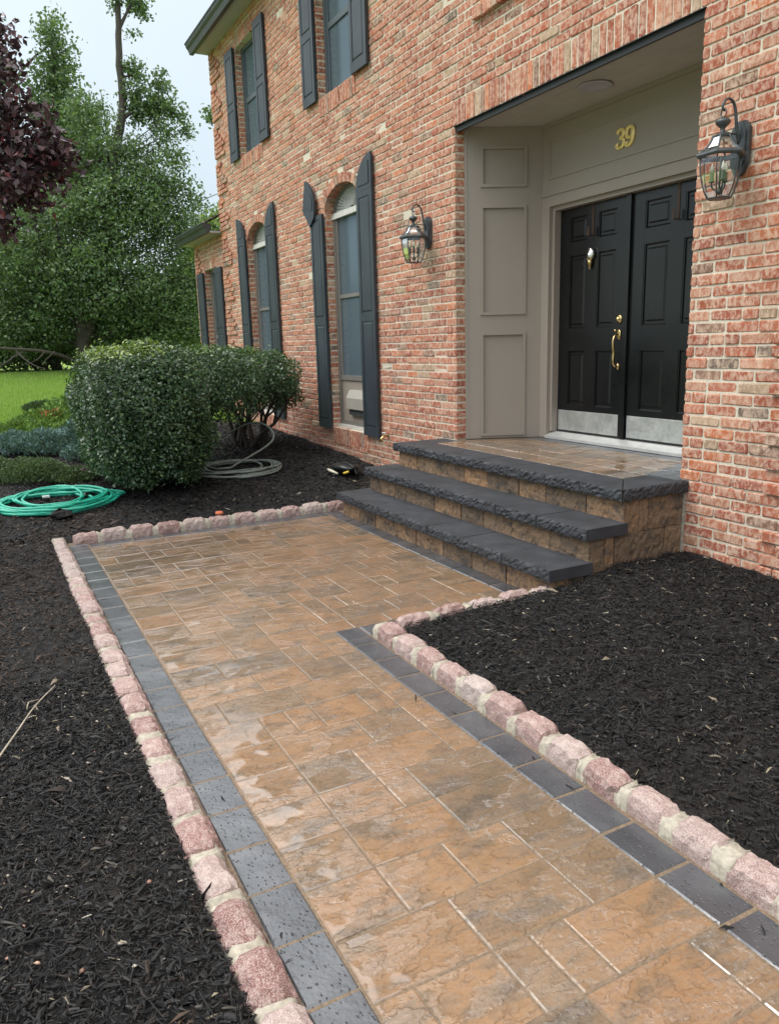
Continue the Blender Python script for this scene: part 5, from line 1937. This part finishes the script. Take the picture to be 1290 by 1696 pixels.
limb(m, [(-24.5, -1.6, .9), (-24.5, -1.9, 3), (-24.4, -1.8, 5.5), (-24.2, -1.0, 8), (-24.2, -.8, 10)], .15, .03, 8, .01, rnd)
limb(m, [(-24.5, -1.9, 2.6), (-24.5, -2.8, 5.5), (-24.6, -3.1, 8), (-24.6, -3.2, 11)], .15, .03, 8, .01, rnd)
for b in PB2:
    limb(m, [(-24.4, -2, b[2] - 1.2), ((-24.4 + b[0]) / 2, (-2 + b[1]) / 2, b[2] - .5), b[:3]], .05, .012, 6, .01, rnd)
m.build('trunk', MAT['bark'], tr2)

# purple-leaved plum, its trunk outside the frame to the left
PLUM = [((.065, .034, .044), 45), ((.11, .058, .070), 28), ((.032, .018, .024), 20), ((.12, .022, .026), 8), ((.13, .10, .11), 5)]
pt = empty('plum_tree', (-6.7, -4.95, .05), 'purple-leaved plum tree hanging into view at the upper left', 'tree')
rng = np.random.default_rng(47)
PP = [(-6.45, -3.42, 3.42, .30, .22, .24), (-6.45, -3.33, 3.10, .34, .30, .28), (-6.45, -3.20, 2.90, .30, .24, .20), (-6.45, -3.05, 2.78, .22, .15, .13), (-6.45, -3.40, 2.75, .35, .28, .26), (-6.5, -3.5, 2.42, .3, .16, .18), (-6.45, -3.25, 2.66, .25, .20, .14), (-6.5, -3.7, 3.0, .5, .35, .5), (-6.7, -4.4, 3.2, .7, .6, .7), (-6.7, -4.9, 3.2, .8, .7, .8), (-6.6, -4.5, 2.6, .7, .5, .35)]
P, d = blobs(PP[:7] + [(-6.45, -3.34, 3.62, .2, .12, .12)], 3800, rng, .5, .07)
P2, d2 = blobs(PP[7:], 9000, rng, .5, .11)
P = np.concatenate([P, P2])
V, Qd, T = leaf_cloud(P, .060, .58, pick(PLUM, len(P), rng, .25), None, .35, rng, .5)
raw_mesh('crown', V, Qd, MAT['plum_leaf'], pt, (-6.7, -4.95, .05), T)
m = MB()
rnd = random.Random(6)
limb(m, [(-6.7, -4.95, 0), (-6.68, -4.9, .9), (-6.65, -4.85, 1.7), (-6.6, -4.7, 2.5), (-6.6, -4.6, 3.3)], .085, .03, 8, .005, rnd)
for q in PP:
    c = np.array(q[:3])
    s = np.array((-6.65, -4.8, min(2.4, c[2] - .5)))
    limb(m, [s, (s + c) / 2 + np.array((0, 0, .12)), c], .026, .006, 6, .008, rnd)
m.build('trunk', MAT['dark_bark'], pt)

# bright far trees and the wood behind
rng = np.random.default_rng(51)
FAR = [((.15, .235, .045), 45), ((.21, .29, .06), 25), ((.085, .15, .035), 30)]
ft = empty('yellowgreen_tree', (-46, 9.8, 1.1), 'bright yellow-green tree far off just left of the house corner', 'tree')
FB = [(-46, 9.9, 7.6, 2.0, 1.7, 1.9), (-46, 8.6, 6.6, 2.0, 1.6, 1.9), (-45, 7.5, 4.6, 2.2, 1.8, 2.0), (-46, 10, 4.5, 2.4, 2.4, 2.2), (-47, 12, 6.0, 2.4, 2.2, 2.4)]
P, d = blobs(FB, 16000, rng, .5, .3)
V, Qd, T = leaf_cloud(P, .26, .6, pick(FAR, len(P), rng, .2), None, .3, rng, .4)
raw_mesh('crown', V, Qd, MAT['leaf'], ft, (-46, 9.8, 1.1), T)
m = MB(); limb(m, [(-46, 9.8, .9), (-46, 9.6, 4), (-46, 9.8, 7.5)], .35, .08, 8, .02, random.Random(1)); m.build('trunk', MAT['bark'], ft)

WOOD = [((.06, .115, .03), 40), ((.11, .18, .04), 30), ((.035, .07, .022), 20), ((.18, .25, .05), 10)]
WBL = []
rw = random.Random(9)
for i in range(34):
    yy = -22 + i * 1.25
    WBL.append((-48 + rw.uniform(-3, 3), yy, 1.0 + rw.uniform(1.0, 4.2), 2.2, 2.0, rw.uniform(1.4, 2.6)))
    WBL.append((-46 + rw.uniform(-2, 2), yy, 1.7, 1.6, 1.6, 1.1))
P, d = blobs(WBL, 60000, rng, .5, .25)
P = P[P[:, 2] > 1.0]
V, Qd, T = leaf_cloud(P, .25, .6, pick(WOOD, len(P), rng, .2), None, .3, rng, .4)
raw_mesh('woods', V, Qd, MAT['leaf'], None, (-48, -3, 1), T, kind='stuff', label='line of mixed green woods along the far edge of the lawn')
# a small leafy branch showing past the house corner
br = empty('maple_tree', (-19.5, 4.6, 1.0), 'tree mostly hidden behind the house with one small branch showing past its corner', 'tree')
rng = np.random.default_rng(61)
P, d = blobs([(-19.2, 1.90, 6.72, .25, .22, .15), (-19.25, 1.66, 6.75, .15, .12, .10), (-19.4, 4.5, 7.0, .9, .8, 1.0), (-19.4, 4.6, 5.5, 1.1, .9, 1.0)], 2600, rng, .5, .1)
V, Qd, T = leaf_cloud(P, .11, .65, pick(PEAR, len(P), rng, .2), None, .3, rng, .4)
raw_mesh('crown', V, Qd, MAT['leaf'], br, (-19.5, 4.6, 1.0), T)
m = MB(); limb(m, [(-19.5, 4.6, .9), (-19.5, 4.6, 4), (-19.4, 4.5, 7.5)], .18, .05, 8, .01, random.Random(2))
limb(m, [(-19.4, 4.5, 6.3), (-19.2, 3.2, 6.6), (-19.2, 1.75, 6.7)], .04, .012, 6, .01, random.Random(2)); m.build('trunk', MAT['bark'], br)

# ------------------------------------------------------------------ mulch chips
rng = np.random.default_rng(71)


def chips(n, xr, yr, L, Wd, lift=.012):
    x = rng.uniform(*xr, n); y = rng.uniform(*yr, n)
    k = ~in_path(x, y, .022) & (y < -.03) & (x > -11.4)
    x, y = x[k], y[k]; n = len(x)
    g0 = ground(x, y) + .010 * fbm(x, y, 4.0, 5) + .006 * fbm(x, y, 17.0, 6)
    z = g0 + rng.uniform(0, lift, n) + .006 * np.abs(fbm(x, y, 9.0, 8))
    yaw = rng.uniform(0, 2 * np.pi, n); pit = rng.normal(0, .28, n); rol = rng.uniform(-1.2, 1.2, n)
    a = np.stack([np.cos(yaw) * np.cos(pit), np.sin(yaw) * np.cos(pit), np.sin(pit)], -1)
    b = np.stack([-np.sin(yaw), np.cos(yaw), np.zeros(n)], -1)
    c = np.cross(a, b)
    b2 = b * np.cos(rol)[:, None] + c * np.sin(rol)[:, None]; c2 = np.cross(a, b2)
    LL = (L * np.exp(rng.normal(0, .45, n)))[:, None]; WW_ = (Wd * np.exp(rng.normal(0, .4, n)))[:, None]; H = WW_ * .35
    C = np.stack([x, y, z], -1)
    s1 = rng.uniform(.3, 1.0, (n, 1)); s2 = rng.uniform(.2, .9, (n, 1))
    bend = c2 * LL * rng.normal(0, .10, (n, 1))
    V = np.stack([C - a * LL * .5 - b2 * WW_ * .5 * s1, C - a * LL * .5 + b2 * WW_ * .5 * s1 * .6, C + a * LL * .5 + b2 * WW_ * .5 * s2, C + a * LL * .5 - b2 * WW_ * .5 * s2 * .7,
                  C - b2 * WW_ * .30 + c2 * H + bend, C + b2 * WW_ * .34 + c2 * H + bend], 1)
    Q = np.array([(0, 4, 5, 1), (4, 3, 2, 5), (0, 3, 4, 4), (1, 5, 2, 2)])
    # triangles are written as quads with a doubled corner, so split them off
    base = (np.arange(n) * 6)[:, None, None]
    tris = np.array([(0, 4, 5), (0, 5, 1), (4, 3, 2), (4, 2, 5), (0, 3, 4), (1, 5, 2)])
    F = (tris[None] + base).reshape(-1, 3)
    T = pick([((.0075, .0073, .0073), 58), ((.014, .0133, .013), 24), ((.032, .030, .029), 7), ((.026, .018, .014), 8), ((.08, .07, .058), 1.3), ((.24, .20, .14), .7), ((.42, .37, .30), .25)], n, rng, .3)
    patch = fbm(x, y, 1.1, 12)
    br_ = (patch > .55) & (rng.uniform(size=n) < .5)
    T[br_] = pick([((.040, .026, .018), 3), ((.055, .034, .022), 1)], int(br_.sum()), rng, .3)
    return V.reshape(-1, 3), F, np.repeat(T[:, None, :], 6, 1).reshape(-1, 3)


sets = [chips(56000, (-3.6, .4), (-4.4, -3.35), .020, .0048), chips(6000, (-3.6, .4), (-4.4, -3.35), .032, .0075), chips(12000, (-6.6, -3.6), (-4.6, -3.35), .025, .006),
        chips(62000, (-3.26, .6), (-2.02, -.02), .019, .0047), chips(7000, (-3.26, .6), (-2.02, -.02), .032, .0072), chips(30000, (-11.4, -6.4), (-4.4, -.02), .034, .009), chips(30000, (-9.5, 1.5), (-6.5, -4.3), .034, .0085), chips(3500, (-11.4, -6.4), (-2.5, -.02), .03, .010)]
# a few bits spilled on kerb and paving
xs_ = rng.uniform(-5.5, .2, 90); ys_ = np.where(rng.uniform(size=90) < .5, -3.32 + np.abs(rng.normal(0, .12, 90)), -2.05 - np.abs(rng.normal(0, .14, 90)))
V, F, T = chips(400, (-2.9, -1.2), (-3.75, -3.45), .020, .006)
k = min(90, len(V) // 6)
V = V.reshape(-1, 6, 3)[:k]; T = T[:k * 6]
V = V - V.mean(1, keepdims=True)
V[:, :, 2] *= .35
on_kerb = (ys_ < -3.28) | (ys_ > -2.11)
V = V + np.stack([xs_, ys_, np.where(on_kerb, .056, .004)], -1)[:k, None, :]
keep = ~on_kerb[:k] | (xs_[:k] < -9)
V = V[keep]
sets.append((V.reshape(-1, 3), F[:len(V) * 6], np.repeat(np.full((len(V), 1, 3), .014), 6, 1).reshape(-1, 3)))
Vs, Fs, Ts, b = [], [], [], 0
for V, F, T in sets:
    Vs.append(V); Fs.append(F + b); Ts.append(T); b += len(V)
raw_mesh('mulch', np.concatenate(Vs), np.concatenate(Fs), MAT['chip'], None, (-4, -3, 0), np.concatenate(Ts), kind='stuff', label='shredded black bark mulch covering the beds')

# a few larger wood pieces and pebbles strewn over the beds
n = 330
x = np.concatenate([rng.uniform(-3.4, .4, 110), rng.uniform(-3.2, .8, 50), rng.uniform(-10.5, -6.5, 170)])
y = np.concatenate([rng.uniform(-4.1, -3.40, 110), rng.uniform(-1.98, -.05, 50), rng.uniform(-3.9, -.1, 170)])
k = ~in_path(x, y, .03)
x, y = x[k], y[k]
z = ground(x, y) + .010 * fbm(x, y, 4.0, 5) + .006 * fbm(x, y, 17.0, 6) + .014
PV = np.array([(1, 0, 0), (.3, .9, .1), (-.8, .5, -.1), (-.7, -.6, 0), (.4, -.9, .1), (.1, .1, .8), (0, -.1, -.6)])
PF = np.array([(0, 1, 5), (1, 2, 5), (2, 3, 5), (3, 4, 5), (4, 0, 5), (1, 0, 6), (2, 1, 6), (3, 2, 6), (4, 3, 6), (0, 4, 6)])
m_ = len(x)
s_ = (.0048 * np.exp(rng.normal(0, .4, m_)))[:, None, None]
an = rng.uniform(0, 6.28, m_)
PVr = PV[None] * rng.uniform(.6, 1.4, (m_, 7, 1)) * np.stack([np.ones(m_), rng.uniform(.5, 1, m_), rng.uniform(.5, .9, m_)], -1)[:, None, :]
R_ = np.stack([np.stack([np.cos(an), -np.sin(an)], -1), np.stack([np.sin(an), np.cos(an)], -1)], -2)
xy = np.einsum('nij,nkj->nki', R_, PVr[:, :, :2])
V = np.concatenate([xy, PVr[:, :, 2:]], -1) * s_ + np.stack([x, y, z], -1)[:, None, :]
T = pick([((.34, .30, .23), 4), ((.42, .28, .20), 2), ((.20, .19, .18), 4), ((.30, .17, .13), 2), ((.5, .46, .38), 1)], m_, rng, .25)
raw_mesh('pebbles', V.reshape(-1, 3), (PF[None] + (np.arange(m_) * 7)[:, None, None]).reshape(-1, 3), MAT['chip'], None, (-4, -3, 0), np.repeat(T[:, None, :], 7, 1).reshape(-1, 3), kind='stuff', label='small pale pebbles strewn over the mulch')

# blades of the lawn, near part
rng = np.random.default_rng(81)
n = 130000
x = -11.3 - 11 * rng.uniform(0, 1, n) ** 1.2; y = rng.uniform(-6.2, .6, n)
k = x < -11.5 + .5 * np.sin(y * 1.3) + .25 * np.sin(y * 3.1 + 1)
x, y = x[k], y[k]; n = len(x)
z = ground(x, y) + .03 * fbm(x, y, .5, 3) * (x < -14) - .045
an = rng.uniform(0, 6.28, n); hh = rng.uniform(.05, .10, n); ww = .007
dx, dy = np.cos(an) * ww, np.sin(an) * ww
lean = rng.normal(0, .025, (n, 2))
V = np.stack([np.stack([x - dx, y - dy, z], -1), np.stack([x + dx, y + dy, z], -1), np.stack([x + lean[:, 0], y + lean[:, 1], z + hh], -1)], 1)
T = pick([((.22, .37, .055), 5), ((.30, .45, .085), 4), ((.16, .28, .045), 3), ((.36, .43, .14), 1)], n, rng, .2)
raw_mesh('grass', V.reshape(-1, 3), np.arange(n * 3).reshape(n, 3), MAT['leaf'], None, (-16, -3, 0), np.repeat(T[:, None, :], 3, 1).reshape(-1, 3), kind='stuff', label='short bright green blades of the mown lawn')
